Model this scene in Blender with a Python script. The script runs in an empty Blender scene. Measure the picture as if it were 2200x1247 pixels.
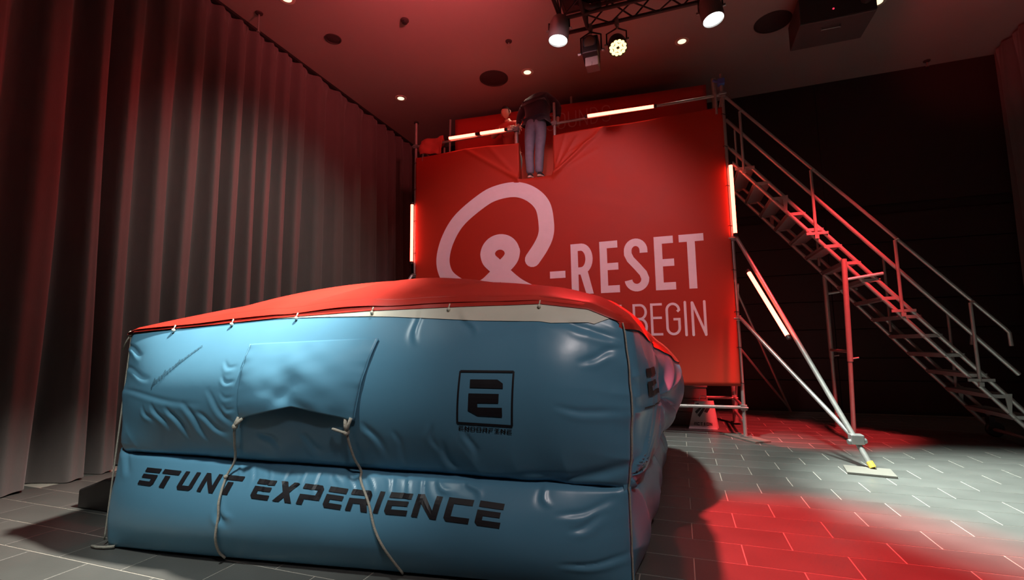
import bpy, bmesh, math, random
import numpy as np
from mathutils import Vector, Matrix
random.seed(7)
SC = bpy.context.scene
COL = SC.collection
R = math.radians

# ------------------------------------------------------------------ camera, world, exposure
CAM_H = 1.3345
cam_d = bpy.data.cameras.new('camera')
cam = bpy.data.objects.new('camera', cam_d); COL.objects.link(cam)
cam_d.sensor_fit = 'HORIZONTAL'; cam_d.sensor_width = 36.0
cam_d.lens = 1013.2 / 2200.0 * 36.0
cam_d.clip_start = 0.05
_pi, _ro, _ya = 0.1150, -0.0138, -0.3389
fwd = Vector((math.sin(_ya)*math.cos(_pi), math.cos(_ya)*math.cos(_pi), math.sin(_pi)))
rgt = Vector((math.cos(_ya), -math.sin(_ya), 0)); upv = rgt.cross(fwd)
r2 = rgt*math.cos(_ro) + upv*math.sin(_ro); u2 = r2.cross(fwd)
cam.matrix_world = Matrix(((r2.x, u2.x, -fwd.x, 0), (r2.y, u2.y, -fwd.y, 0), (r2.z, u2.z, -fwd.z, CAM_H), (0, 0, 0, 1)))
SC.camera = cam
SC.view_settings.view_transform = 'Standard'
SC.view_settings.look = 'None'
SC.view_settings.gamma = 1.0
SC.view_settings.use_curve_mapping = False
SC.view_settings.exposure = 0.0
SC.cycles.use_denoising = True
SC.cycles.max_bounces = 6
SC.cycles.sample_clamp_indirect = 6.0
w = bpy.data.worlds.new('world'); SC.world = w; w.use_nodes = True
w.node_tree.nodes['Background'].inputs[0].default_value = (0.40, 0.24, 0.24, 1)
w.node_tree.nodes['Background'].inputs[1].default_value = 0.012

def spot(name, loc, target, power, col, angle, blend=0.3, radius=0.08, parent=None):
    d = bpy.data.lights.new(name, 'SPOT'); o = bpy.data.objects.new(name, d); COL.objects.link(o)
    d.energy = power; d.color = col; d.spot_size = R(angle); d.spot_blend = blend; d.shadow_soft_size = radius
    o.location = loc
    o.rotation_euler = (Vector(target)-Vector(loc)).to_track_quat('-Z', 'Y').to_euler()
    if parent: set_parent(o, parent)
    return o

# ------------------------------------------------------------------ lamps and added bodiless spots: (name, position, target, power, colour, cone, blend)
WHITE = (1.0, 0.96, 0.86); COOL = (0.86, 1.0, 0.93); RED = (1.0, 0.045, 0.05)
LAMPS = {
 'white_left':  dict(loc=(-1.22, 5.30, 5.06), to=(-2.3, 4.7, 0.0), aim=(-1.7, 4.9, 0.0), p=350, c=COOL, a=50, b=.7),
 'white_right': dict(loc=(0.55, 5.55, 5.05), to=(3.1, 5.15, 0.0), aim=(1.3, 5.0, 0.0), p=7000, c=COOL, a=50, b=.9),
 'white_mid':   dict(loc=(-0.92, 4.90, 5.08), to=(0.5, 6.2, 0.0), p=1500, c=COOL, a=40, b=.8),  # added white spot, no fixture, lights the floor right of the airbag
 'red_par':     dict(loc=(-0.55, 5.72, 5.05), to=(0.3, 3.4, 0.0), p=350, c=RED, a=50, b=.6),
 'red_near':    dict(loc=(-1.21, 3.90, 5.08), to=(0.85, 3.75, 0.0), p=5600, c=RED, a=27, b=.6),
 'white_near':  dict(loc=(-1.21, 2.55, 5.05), to=(-3.9, 2.8, 0.0), p=2900, c=WHITE, a=42, b=.9),
 'front_left':  dict(loc=(-1.9, 0.3, 5.1), to=(-2.7, 2.3, 1.45), p=800, c=(.92, 1., .96), a=40, b=1.),  # unseen spot put in to light the airbag's upper left front
 'front_right': dict(loc=(1.3, -0.9, 4.9), to=(-0.9, 2.6, 1.0), p=360, c=(1., .88, .86), a=44, b=1.),  # added fill for the airbag front, from behind the camera
 'wash':        dict(loc=(-0.92, 3.30, 5.08), to=(-1.9, 7.4, 2.5), p=400, c=(1., .50, .56), a=74, b=.6),
 'curtain_wash': dict(loc=(-1.21, 4.50, 5.10), to=(-6.0, 5.6, 2.6), p=380, c=(1., .98, .90), a=62, b=.95),  # added soft light for the left curtain, no fixture
 'curtain_red': dict(loc=(-3.7, 7.2, 5.2), to=(-6.0, 3.2, 2.2), p=330, c=RED, a=75, b=.9),  # added red spot grazing the curtain folds, no fixture on the tower
 'red_up':      dict(loc=(-1.25, 3.75, 5.15), to=(-2.5, 5.0, 6.35), p=1100, c=(1., .13, .14), a=100, b=1.),  # added red uplight for the glow on the ceiling, no fixture
 'red_stage':   dict(loc=(2.3, 5.56, 5.2), to=(1.55, 8.4, 0.0), p=3600, c=RED, a=32, b=.5),
 'red_corner':  dict(loc=(2.6, 5.56, 5.2), to=(4.9, 9.0, 6.35), p=150, c=RED, a=40, b=.9),  # added red spot for the right end of the ceiling, no fixture
}

# ------------------------------------------------------------------ helpers
def set_parent(o, par):
    o.parent = par
    base = Vector(par.location) if par.type == 'EMPTY' else Vector((0, 0, 0))
    o.matrix_parent_inverse = Matrix.Translation(-base)

def tag(o, label=None, cat=None, group=None, kind=None):
    if label: o['label'] = label
    if cat: o['category'] = cat
    if group: o['group'] = group
    if kind: o['kind'] = kind
    return o

def thing(name, label, cat, loc=(0, 0, 0), group=None):
    o = bpy.data.objects.new(name, None); COL.objects.link(o); o.location = loc
    o.empty_display_size = 0.1
    return tag(o, label, cat, group)

class MB:
    def __init__(s): s.v = []; s.f = []
    def add(s, vs, fs):
        n = len(s.v); s.v += [tuple(map(float, v)) for v in vs]; s.f += [tuple(i+n for i in f) for f in fs]; return s
    def box(s, c, d, rz=0.0, M=None):
        hx, hy, hz = d[0]/2, d[1]/2, d[2]/2
        vs = [Vector((x, y, z)) for z in (-hz, hz) for y in (-hy, hy) for x in (-hx, hx)]
        if rz: m = Matrix.Rotation(rz, 3, 'Z'); vs = [m @ v for v in vs]
        if M is not None: vs = [M @ v for v in vs]
        vs = [v + Vector(c) for v in vs]
        return s.add(vs, [(0, 2, 3, 1), (4, 5, 7, 6), (0, 1, 5, 4), (2, 6, 7, 3), (0, 4, 6, 2), (1, 3, 7, 5)])
    def tube(s, a, b, r, n=10, r2=None, caps=True):
        return s.path([a, b], r, n, caps, r2)
    def path(s, pts, r, n=8, caps=True, r2=None):
        P = [Vector(p) for p in pts]; rings = []
        prev = None
        for i, p in enumerate(P):
            d = (P[min(i+1, len(P)-1)] - P[max(i-1, 0)]).normalized()
            if prev is None:
                u = d.cross(Vector((0, 0, 1)))
                if u.length < 1e-4: u = d.cross(Vector((1, 0, 0)))
            else: u = prev - d*prev.dot(d)
            u.normalize(); prev = u; w_ = d.cross(u)
            rr = r if r2 is None else r + (r2-r)*i/(len(P)-1)
            rings.append([p + (u*math.cos(2*math.pi*k/n) + w_*math.sin(2*math.pi*k/n))*rr for k in range(n)])
        vs = [v for ring in rings for v in ring]; fs = []
        for i in range(len(P)-1):
            for k in range(n):
                k2 = (k+1) % n
                fs.append((i*n+k, i*n+k2, (i+1)*n+k2, (i+1)*n+k))
        if caps:
            fs.append(tuple(range(n-1, -1, -1))); fs.append(tuple((len(P)-1)*n+k for k in range(n)))
        return s.add(vs, fs)
    def lathe(s, prof, c, axis=(0, 0, 1), n=20):
        a = Vector(axis).normalized(); u = a.cross(Vector((0, 0, 1)))
        if u.length < 1e-4: u = Vector((1, 0, 0))
        u.normalize(); w_ = a.cross(u); c = Vector(c); vs = []; fs = []
        for (r, h) in prof:
            vs += [c + a*h + (u*math.cos(2*math.pi*k/n)+w_*math.sin(2*math.pi*k/n))*r for k in range(n)]
        for i in range(len(prof)-1):
            for k in range(n):
                k2 = (k+1) % n
                fs.append((i*n+k, i*n+k2, (i+1)*n+k2, (i+1)*n+k))
        if prof[0][0] > 1e-5: fs.append(tuple(range(n-1, -1, -1)))
        if prof[-1][0] > 1e-5: fs.append(tuple((len(prof)-1)*n+k for k in range(n)))
        return s.add(vs, fs)
    def prism(s, poly, axis_from, axis_to):
        n = len(poly); a = Vector(axis_from); b = Vector(axis_to)
        vs = [Vector(p)+a for p in poly] + [Vector(p)+b for p in poly]
        fs = [tuple(range(n-1, -1, -1)), tuple(range(n, 2*n))]
        fs += [(i, (i+1) % n, n+(i+1) % n, n+i) for i in range(n)]
        return s.add(vs, fs)
    def grid(s, fn, nu, nv, wrap=False):
        vs = [fn(i/nu, j/nv) for j in range(nv+1) for i in range(nu+1)]
        fs = [(j*(nu+1)+i, j*(nu+1)+i+1, (j+1)*(nu+1)+i+1, (j+1)*(nu+1)+i) for j in range(nv) for i in range(nu)]
        return s.add(vs, fs)
    def mesh(s, name):
        me = bpy.data.meshes.new(name); me.from_pydata(s.v, [], s.f); me.update(); return me

def obj(name, mb, mat, parent=None, smooth=False, bevel=0.0, fix=True):
    me = mb.mesh(name) if isinstance(mb, MB) else mb
    if fix:
        bm = bmesh.new(); bm.from_mesh(me)
        bmesh.ops.recalc_face_normals(bm, faces=bm.faces); bm.to_mesh(me); bm.free()
    if smooth:
        me.polygons.foreach_set('use_smooth', [True]*len(me.polygons))
        if smooth == 'auto':
            try: me.set_sharp_from_angle(angle=R(38))
            except Exception: pass
    if mat: me.materials.append(mat)
    o = bpy.data.objects.new(name, me); COL.objects.link(o)
    if parent: set_parent(o, parent)
    if bevel:
        m = o.modifiers.new('bevel', 'BEVEL'); m.width = bevel; m.segments = 2; m.limit_method = 'ANGLE'
    return o

# ------------------------------------------------------------------ materials
def mat(name, col, rough=.6, metal=0., noise=0., nscale=12., bump=0., bscale=40., spec=.5, emit=None, estr=0., sheen=0., stretch=None, rnd=0.):
    m = bpy.data.materials.new(name); m.use_nodes = True
    nt = m.node_tree; N = nt.nodes; L = nt.links; b = N['Principled BSDF']
    b.inputs['Base Color'].default_value = (*col, 1); b.inputs['Roughness'].default_value = rough
    b.inputs['Metallic'].default_value = metal; b.inputs['Specular IOR Level'].default_value = spec
    if sheen: b.inputs['Sheen Weight'].default_value = sheen
    tc = N.new('ShaderNodeTexCoord')
    src = tc.outputs['Object']
    if stretch:
        mp = N.new('ShaderNodeMapping'); mp.inputs['Scale'].default_value = stretch; L.new(src, mp.inputs[0]); src = mp.outputs[0]
    if noise:
        n = N.new('ShaderNodeTexNoise'); n.inputs['Scale'].default_value = nscale; n.inputs['Detail'].default_value = 5
        L.new(src, n.inputs['Vector'])
        mx = N.new('ShaderNodeMix'); mx.data_type = 'RGBA'
        mx.inputs[6].default_value = (*[c*(1-noise) for c in col], 1); mx.inputs[7].default_value = (*[min(1, c*(1+noise)) for c in col], 1)
        L.new(n.outputs['Fac'], mx.inputs[0]); out = mx.outputs[2]
        if rnd:
            oi = N.new('ShaderNodeObjectInfo'); mr = N.new('ShaderNodeMapRange'); mr.inputs[3].default_value = 1-rnd; mr.inputs[4].default_value = 1+rnd
            L.new(oi.outputs['Random'], mr.inputs[0])
            hs = N.new('ShaderNodeHueSaturation'); L.new(mr.outputs[0], hs.inputs['Value']); L.new(out, hs.inputs['Color']); out = hs.outputs[0]
        L.new(out, b.inputs['Base Color'])
        r_ = N.new('ShaderNodeMapRange'); r_.inputs[3].default_value = max(0, rough-.08); r_.inputs[4].default_value = min(1, rough+.08)
        L.new(n.outputs['Fac'], r_.inputs[0]); L.new(r_.outputs[0], b.inputs['Roughness'])
    if bump:
        n2_ = N.new('ShaderNodeTexNoise'); n2_.inputs['Scale'].default_value = bscale; n2_.inputs['Detail'].default_value = 4
        L.new(src, n2_.inputs['Vector'])
        bp = N.new('ShaderNodeBump'); bp.inputs['Strength'].default_value = bump; bp.inputs['Distance'].default_value = .01
        L.new(n2_.outputs['Fac'], bp.inputs['Height']); L.new(bp.outputs[0], b.inputs['Normal'])
    if emit:
        b.inputs['Emission Color'].default_value = (*emit, 1); b.inputs['Emission Strength'].default_value = estr
    return m

M = dict(
 tile=mat('floor_tile', (.105, .105, .098), .38, noise=.22, nscale=3., bump=.06, bscale=60, rnd=.10),
 grout=mat('floor_grout', (.40, .37, .32), .85, noise=.1),
 wall=mat('dark_wall', (.030, .014, .014), .75, noise=.15, nscale=4),
 panel=mat('dark_panel', (.036, .018, .018), .6, noise=.2, nscale=3, stretch=(1, 1, 12)),
 ceil=mat('ceiling_paint', (.36, .29, .27), .9, noise=.05, nscale=2),
 curtain=mat('curtain_cloth', (.13, .112, .108), .95, noise=.12, nscale=14, bump=.15, bscale=120, sheen=.25, stretch=(1, 1, .35)),
 blue=mat('blue_vinyl', (.115, .30, .44), .32, noise=.06, nscale=3, bump=.05, bscale=14),
 redv=mat('red_vinyl', (.52, .030, .018), .42, noise=.07, nscale=4, bump=.05, bscale=12),
 white=mat('white_vinyl', (.76, .73, .60), .5, noise=.08, nscale=8),
 ink=mat('black_print', (.012, .010, .013), .5, noise=.1),
 faint=mat('faded_ink', (.05, .13, .19), .6, noise=.1),
 rope=mat('pale_rope', (.45, .41, .34), .9, noise=.35, nscale=90, bump=.6, bscale=180),
 banner=mat('red_banner', (.44, .028, .008), .62, noise=.06, nscale=2.5, bump=.04, bscale=9),
 print=mat('white_print', (.92, .84, .88), .6, noise=.04),
 dimprint=mat('dim_print', (.62, .22, .20), .7, noise=.1),
 back=mat('red_backdrop', (.50, .032, .018), .7, noise=.08, nscale=2),
 alu=mat('aluminium', (.42, .40, .38), .42, metal=.6, noise=.12, nscale=25),
 steel=mat('galvanised_tube', (.42, .40, .38), .45, metal=.6, noise=.18, nscale=30),
 clamp=mat('coupler_steel', (.35, .34, .33), .45, metal=.8, noise=.2),
 bluec=mat('blue_coupler', (.08, .14, .45), .5, noise=.1),
 yellow=mat('yellow_cap', (.75, .50, .06), .6, noise=.1),
 ply=mat('plywood', (.155, .14, .12), .8, noise=.2, nscale=6, stretch=(1, 8, 1)),
 deck=mat('deck_ply', (.16, .11, .085), .7, noise=.2, nscale=5),
 black=mat('black_metal', (.018, .016, .016), .5, noise=.2),
 blackp=mat('black_plastic', (.022, .020, .020), .45, noise=.2),
 greym=mat('grey_metal', (.16, .15, .15), .45, metal=.3, noise=.1),
 tread=mat('grey_tread', (.20, .185, .18), .6, noise=.15),
 led=mat('led_tube_glow', (.9, .4, .35), .4, emit=(1., .085, .052), estr=14.),
 ledcap=mat('led_tube_cap', (.03, .02, .02), .5, noise=.1),
 lens_w=mat('lamp_lens_white', (.9, .9, .9), .3, emit=(.92, 1., .96), estr=9.),
 lens_r=mat('lamp_lens_red', (.9, .5, .3), .3, emit=(1., .62, .22), estr=3.4),
 lens_o=mat('lens_off', (.10, .05, .02), .6, noise=.1),
 dl=mat('downlight_glow', (.9, .85, .7), .4, emit=(1., .80, .52), estr=1.5),
 dlr=mat('downlight_ring', (.65, .58, .5), .4, noise=.1),
 grille=mat('speaker_grille', (.045, .028, .028), .8, noise=.2, nscale=200),
 redled=mat('red_indicator', (.8, .1, .15), .4, emit=(1., .05, .12), estr=.8),
 jeans=mat('blue_denim', (.185, .185, .25), .85, noise=.22, nscale=14, bump=.25, bscale=90),
 knit=mat('dark_navy_knit', (.030, .024, .038), .95, noise=.3, nscale=40, bump=.3, bscale=130, sheen=.3),
 skin=mat('skin', (.62, .36, .27), .55, noise=.08),
 hair=mat('dark_hair', (.03, .02, .015), .7, noise=.3, nscale=60),
 shoe=mat('dark_shoe', (.03, .026, .03), .6, noise=.2),
 sole=mat('pale_sole', (.78, .58, .46), .7, noise=.1),
 redcloth=mat('red_cloth', (.50, .07, .05), .85, noise=.15, nscale=9, bump=.2, bscale=30),
 bag=mat('white_bag', (.58, .55, .54), .6, noise=.08),
 bagink=mat('bag_print', (.05, .04, .045), .6, noise=.1),
 casing=mat('dark_casing', (.10, .07, .07), .6, noise=.15),
 crate=mat('grey_crate', (.20, .15, .14), .6, noise=.15),
)

# ================================================================== airbag surface
def interp(x, xs, ys): return float(np.interp(x, xs, ys))
FL=(-3.75,2.285); FR=(-.285,2.74); BR=(-.30,6.02); BL=(-3.78,6.02)
CORN=[FL,FR,BR,BL]
def perim(f,s):
    """footprint point and outward normal for face f (0 front,1 right,2 back,3 left), s in 0..1; corners rounded"""
    a=CORN[f]; b=CORN[(f+1)%4]
    ex,ey=b[0]-a[0],b[1]-a[1]; L=math.hypot(ex,ey); ex/=L; ey/=L
    nx,ny=ey,-ex
    r=.09; d=s*L; x=a[0]+ex*d; y=a[1]+ey*d
    e=min(d,L-d)
    if e<r:
        k=1-e/r; inset=r*(1-math.sqrt(max(0,1-k*k)))*.62
        x-=nx*inset; y-=ny*inset
        sg=-1 if d<L/2 else 1
        w=.75*k
        nx,ny=nx+ex*sg*w,ny+ey*sg*w; m=math.hypot(nx,ny); nx/=m; ny/=m
    return x,y,nx,ny
def h1(n): return (math.sin(n*127.1+3.7)*43758.5453)%1.0
def n1(x):
    i=math.floor(x); f=x-i; f=f*f*(3-2*f)
    return h1(i)*(1-f)+h1(i+1)*f
def n2(x,y):
    i=math.floor(y); f=y-i; f=f*f*(3-2*f)
    return n1(x+i*17.3)*(1-f)+n1(x+(i+1)*17.3)*f
def ztop(f,s):
    if f==0: return interp(s,[0,.17,.35,.55,.72,.86,.94,1],[1.465,1.50,1.545,1.575,1.583,1.585,1.545,1.45])
    if f==1: return interp(s,[0,.12,.38,.46,.75,1],[1.45,1.46,1.40,1.36,1.37,1.36])
    if f==2: return interp(s,[0,.5,1],[1.36,1.55,1.45])
    return interp(s,[0,.5,1],[1.45,1.56,1.465])
def zcrease(f,s):
    if f==0: return .635-.09*s
    if f==1: return .545-.05*s
    if f==2: return .52
    return .52+.115*s
def bulge_u(f,s,v):
    sv=max(0,math.sin(math.pi*min(1,max(0,v))))
    if f==0:
        e=1-abs(2*s-1)**5
        b=(-.01+.205*sv**.95)*e+.05*sv**.8*(1-e)*(s>.5)
        b+=.03*math.exp(-((s-.9)/.06)**2)*sv
    elif f==1:
        if s<.40: q=s/.40; b=.125*sv**.7*math.sin(math.pi*q)**.6+.015
        else: q=(s-.40)/.60; b=.30*sv**.65*max(0,math.sin(math.pi*q))**.55+.015
    else: b=(.02+.16*sv**.75)*(1-abs(2*s-1)**5)
    return b
def rid(x,y): return (1-abs(2*n2(x,y)-1))**2
FOLD_U=[((.86,.02),(.995,.17),.040,.020),((.80,.05),(.93,.075),.022,.014),((.895,.445),(.985,.455),.016,.012),((.645,.97),(.652,.78),-.016,.011),((.725,.97),(.755,.83),-.018,.012),
 ((.125,.42),(.155,.26),.022,.012),((.165,.40),(.20,.20),.026,.013),((.205,.42),(.245,.19),.026,.014),((.095,.40),(.115,.30),.016,.011),((.235,.36),(.285,.24),.020,.012),((.26,.50),(.305,.30),.018,.012),
 ((.285,.60),(.312,.56),.009,.009),((.282,.70),(.310,.655),.009,.009),((.285,.50),(.312,.46),.010,.009),((.29,.42),(.312,.38),.010,.009),
 ((.36,.25),(.39,.16),.022,.016),((.44,.24),(.47,.14),.022,.018),((.57,.32),(.60,.14),.022,.014),((.62,.27),(.63,.10),.016,.012),((.70,.22),(.715,.05),.024,.016),((.745,.30),(.755,.16),.020,.012),((.685,.32),(.69,.18),.014,.012),
 ((.0,.88),(.06,.80),.020,.012),((.01,.70),(.10,.62),.014,.012),((.02,.52),(.22,.44),.012,.012),((.93,.70),(.99,.82),.018,.012),((.90,.90),(.99,.86),.020,.014),((.78,.87),(.92,.90),.012,.014)]
FOLD_L=[((.02,.98),(.06,.80),.022,.014),((.285,.60),(.30,.40),.024,.014),((.29,.62),(.315,.46),-.018,.014),((.895,.28),(.99,.36),.024,.012),((.68,.96),(.71,.84),-.024,.012),((.735,.97),(.76,.84),-.024,.012),((.86,.97),(.87,.80),-.020,.012),((.905,.60),(.955,.74),.020,.014),((.89,.72),(.97,.86),.018,.012)]
for _k in range(12): FOLD_L.append(((.30+.032*_k,.99),(.305+.034*_k,.84-.05*(_k%3)),.016*(1 if _k%2 else -1),.008))
def folds(L,s,v,hz):
    w=0.
    for (a,b_,d,wd) in L:
        ax,ay,bx,by=a[0]*3.45,a[1]*hz,b_[0]*3.45,b_[1]*hz
        px_,py_=s*3.45,v*hz; dx,dy=bx-ax,by-ay
        t=((px_-ax)*dx+(py_-ay)*dy)/(dx*dx+dy*dy)
        if t<-.15 or t>1.15: continue
        q=((px_-ax)*dy-(py_-ay)*dx)/math.hypot(dx,dy)+.012*math.sin(t*5+ax*9); wd*=1.15+.35*t
        if abs(q)>wd*5: continue
        env=max(0,min(1,(t+.15)/.35))*max(0,min(1,(1.15-t)/.45))
        w+=.45*env*d*(-math.exp(-(q/wd)**2)+.55*math.exp(-((q-wd*1.9)/(wd*1.3))**2))
    return w
def wrinkle(f,s,v,L=3.45):
    x=s*L
    w=.016*math.exp(-v/.10)*(n2(x*7,v*3)-.5)
    w+=.018*math.exp(-((v-.12)/.13)**2)*(rid(x*3.3+v*1.6,v*1.2)-.3)
    w+=.010*math.exp(-(1-v)/.10)*(n2(x*6+40,v*2)-.5)
    w+=.010*(n2(x*2.3+9,v*3.0)-.5)
    c=min(s,1-s)
    w+=.022*math.exp(-c/.03)*(rid(v*8+f*5,x*1.0)-.4)
    if f==0: w+=folds(FOLD_U,s,v,.92)
    if f==1:
        dx,dy=(s-.41)*3.3,(v-.45)*.9; r=math.hypot(dx,dy); a=math.atan2(dy,dx)
        w+=.075*math.exp(-(r/.75)**2)*min(1,r/.12)*(rid(a*3.4+2.3,r*.8)-.35)
        dx,dy=(s-0.)*3.3,(v-.1)*.9; r=math.hypot(dx,dy); a=math.atan2(dy,dx)
        w+=.04*math.exp(-r/.5)*min(1,r/.1)*(rid(a*4+7,r)-.35)
    return w
def upper(f,s,v,off=0.):
    x,y,nx,ny=perim(f,s)
    z0=zcrease(f,s)-.03; z1=ztop(f,s)
    b=bulge_u(f,s,v)+wrinkle(f,s,v)+off
    if f==1 and s>.4: z0=z0+.0
    # the bottom of the upper chamber tucks in under the overhang
    t=max(0,1-v/.07); c=min(1,min(s,1-s)/.05); b-=.10*t*t*c
    return np.array([x+nx*b,y+ny*b,z0+(z1-z0)*v])
def bulge_l(f,s,v):
    sv=max(0,math.sin(math.pi*min(1,max(0,v))))
    e=1-abs(2*s-1)**6
    if f==1: return -.03+.09*sv**.6*e+.05*s
    return (.0+.150*sv**.85)*e
def lower(f,s,v,off=0.):
    x,y,nx,ny=perim(f,s); L=3.45
    z1=zcrease(f,s)+.01
    w=.020*math.exp(-(1-v)/.12)*(n2(s*L*8,v*2+7)-.5)+.008*(n2(s*L*2.6,v*3)-.5)+.016*math.exp(-min(s,1-s)/.04)*(n2(v*7,s*L)-.5)
    if f==1: w+=.045*(rid(s*L*2.6+v*1.6,v*1.2+2)-.4)*(.4+v)
    if f==0: w+=folds(FOLD_L,s,v,.6)
    b=bulge_l(f,s,v)+w+off
    c=min(1,min(s,1-s)/.05)
    t=max(0,(v-.93)/.07); b-=.09*t*t*c
    t=max(0,1-v/.06); b-=.03*t*t*c
    if f==0: y-=.035*(1-s)*(1-v); x-=.03*(1-s)**8
    if f==3: x-=.03*s**8; y-=.035*(1-v)*s**8
    return np.array([x+nx*b,y+ny*b,max(.004,z1*v)])
def dome(s,t,off=0.):
    """top cover: s left-right, t front-back (0..1)"""
    fr=upper(0,s,1.); bk=upper(2,1-s,1.)
    lf=upper(3,1-t,1.); rt=upper(1,t,1.)
    # coons patch
    c00=upper(0,0,1.);c10=upper(0,1,1.);c01=upper(2,1,1.);c11=upper(2,0,1.)
    p=(1-t)*fr+t*bk+(1-s)*lf+s*rt-((1-s)*(1-t)*c00+s*(1-t)*c10+(1-s)*t*c01+s*t*c11)
    ds=max(0,math.sin(math.pi*s)); dt=max(0,math.sin(math.pi*t))
    d=.345*ds**.42*dt**.62*(1-.10*s)
    d+=.02*(n2(s*5.,t*4)-.5)*ds**.3*dt**.3*2
    for (ax,ay,bx,by,dd,wd) in ((.34,.0,.62,.42,.045,.05),(.55,.0,.80,.5,.03,.05),(.12,.0,.40,.5,.02,.05)):
        ex,ey=bx-ax,by-ay; tt=((s-ax)*ex+(t-ay)*ey)/(ex*ex+ey*ey)
        if 0<tt<1.2:
            q=((s-ax)*ey-(t-ay)*ex)/math.hypot(ex,ey); d+=dd*min(1,tt*4)*min(1,(1.2-tt)*4)*(-math.exp(-(q/wd)**2)+.5*math.exp(-((q-wd*2)/(wd*1.5))**2))
    p=p.copy(); p[2]+=d+off; p[1]+=.05*math.exp(-t/.06)
    return p

# ================================================================== THE SETTING
ZC = 6.35; YB = 10.4; XL = -6.5; XR = 5.75; YF = -3.0
# floor: one slab of grout with every tile that can be told apart as a part
floor = obj('floor', MB().box(((XL+XR)/2, (YF+YB)/2, -.0522), (XR-XL+.4, YB-YF+.4, .10)), M['grout']); floor['kind'] = 'structure'
TW, TL, TG = .3053, .6000, .007
def tile_mb(cx, cy, mb=None):
    mb = mb or MB(); a, b_, c = (TL-TG)/2, (TW-TG)/2, .0015
    vs = [(cx+sx*a, cy+sy*b_, -.0062) for sx, sy in ((-1, -1), (1, -1), (1, 1), (-1, 1))]
    vs += [(cx+sx*a, cy+sy*b_, -c) for sx, sy in ((-1, -1), (1, -1), (1, 1), (-1, 1))]
    vs += [(cx+sx*(a-c), cy+sy*(b_-c), 0) for sx, sy in ((-1, -1), (1, -1), (1, 1), (-1, 1))]
    fs = [(8, 9, 10, 11)]
    for k in range(4):
        q = (k+1) % 4
        fs += [(k, q, 4+q, 4+k), (4+k, 4+q, 8+q, 8+k)]
    return mb.add(vs, fs)
Rinv = cam.matrix_world.inverted()
def px(p):
    q = Rinv @ Vector(p)
    if q.z > -.3: return None
    return (1100-1013.2*q.x/q.z, 623.5+1013.2*q.y/q.z)
cand = []; rest = []
j = -40
while True:
    v = 5.431 - j*TW - TW/2
    j += 1
    if v < YF: break
    if v > YB-.12: continue
    off = .3123 if (j-1) % 2 == 0 else .0119
    k = -14
    while True:
        u = off + k*TL + TL/2; k += 1
        if u > XR-.3: break
        if u < XL+.3: continue
        q = px((u, v, 0))
        vis = q and -60 < q[0] < 2260 and q[1] < 1330 and not (-3.55 < u < -.55 and 2.75 < v < 6.2)
        (cand if vis else rest).append((math.hypot(u, v), u, v))
cand.sort(); rest += cand[300:]; cand = cand[:300]
tile_me = tile_mb(0, 0).mesh('tile')
tile_me.materials.append(M['tile'])
for d_, u, v in cand:
    o = bpy.data.objects.new('tile', tile_me); COL.objects.link(o); o.location = (u, v, 0); o.parent = floor
tr = MB()
for d_, u, v in rest: tile_mb(u, v, tr)
o = obj('far_tiles', tr, M['tile'], floor, fix=False); o['kind'] = 'stuff'

def struct(name, mb, m, **k):
    o = obj(name, mb, m, **k); o['kind'] = 'structure'; return o
struct('ceiling', MB().box(((XL+XR)/2, (YF+YB)/2, ZC+.1), (XR-XL+.4, YB-YF+.4, .2)), M['ceil'])
wb = struct('wall_back', MB().box(((XL+XR)/2, YB+.12, ZC/2), (XR-XL+.4, .2, ZC)), M['wall'])
struct('wall_left', MB().box((XL-.1, (YF+YB)/2, ZC/2), (.2, YB-YF+.4, ZC)), M['wall'])
struct('wall_right', MB().box((XR+.1, (YF+YB)/2, ZC/2), (.2, YB-YF+.4, ZC)), M['wall'])
struct('wall_front', MB().box(((XL+XR)/2, YF-.1, ZC/2), (XR-XL+.4, .2, ZC)), M['wall'])
# dark horizontal boards of the back wall with open joints, then the shadow gap and the tall upper panels
zs = [.05, .59, 1.00, 1.53, 2.06, 2.60, 3.12, 3.66]
xs = [XL, -3.4, -.3, 2.75, XR]
for i in range(len(zs)-1):
    if i == len(zs)-2: pass
    for a, b_ in zip(xs[:-1], xs[1:]):
        obj('wall_panel', MB().box(((a+b_)/2, YB+.0, (zs[i]+zs[i+1])/2), (b_-a-.012, .05, zs[i+1]-zs[i]-.016)), M['panel'], wb)
for a, b_ in zip(xs[:-1], xs[1:]):
    obj('wall_panel', MB().box(((a+b_)/2, YB-.04, (3.82+ZC)/2), (b_-a-.006, .13, ZC-3.82-.004)), M['panel'], wb)
struct('baseboard_back', MB().box(((XL+XR)/2, YB-.012, .03), (XR-XL, .03, .06)), M['black'])

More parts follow.
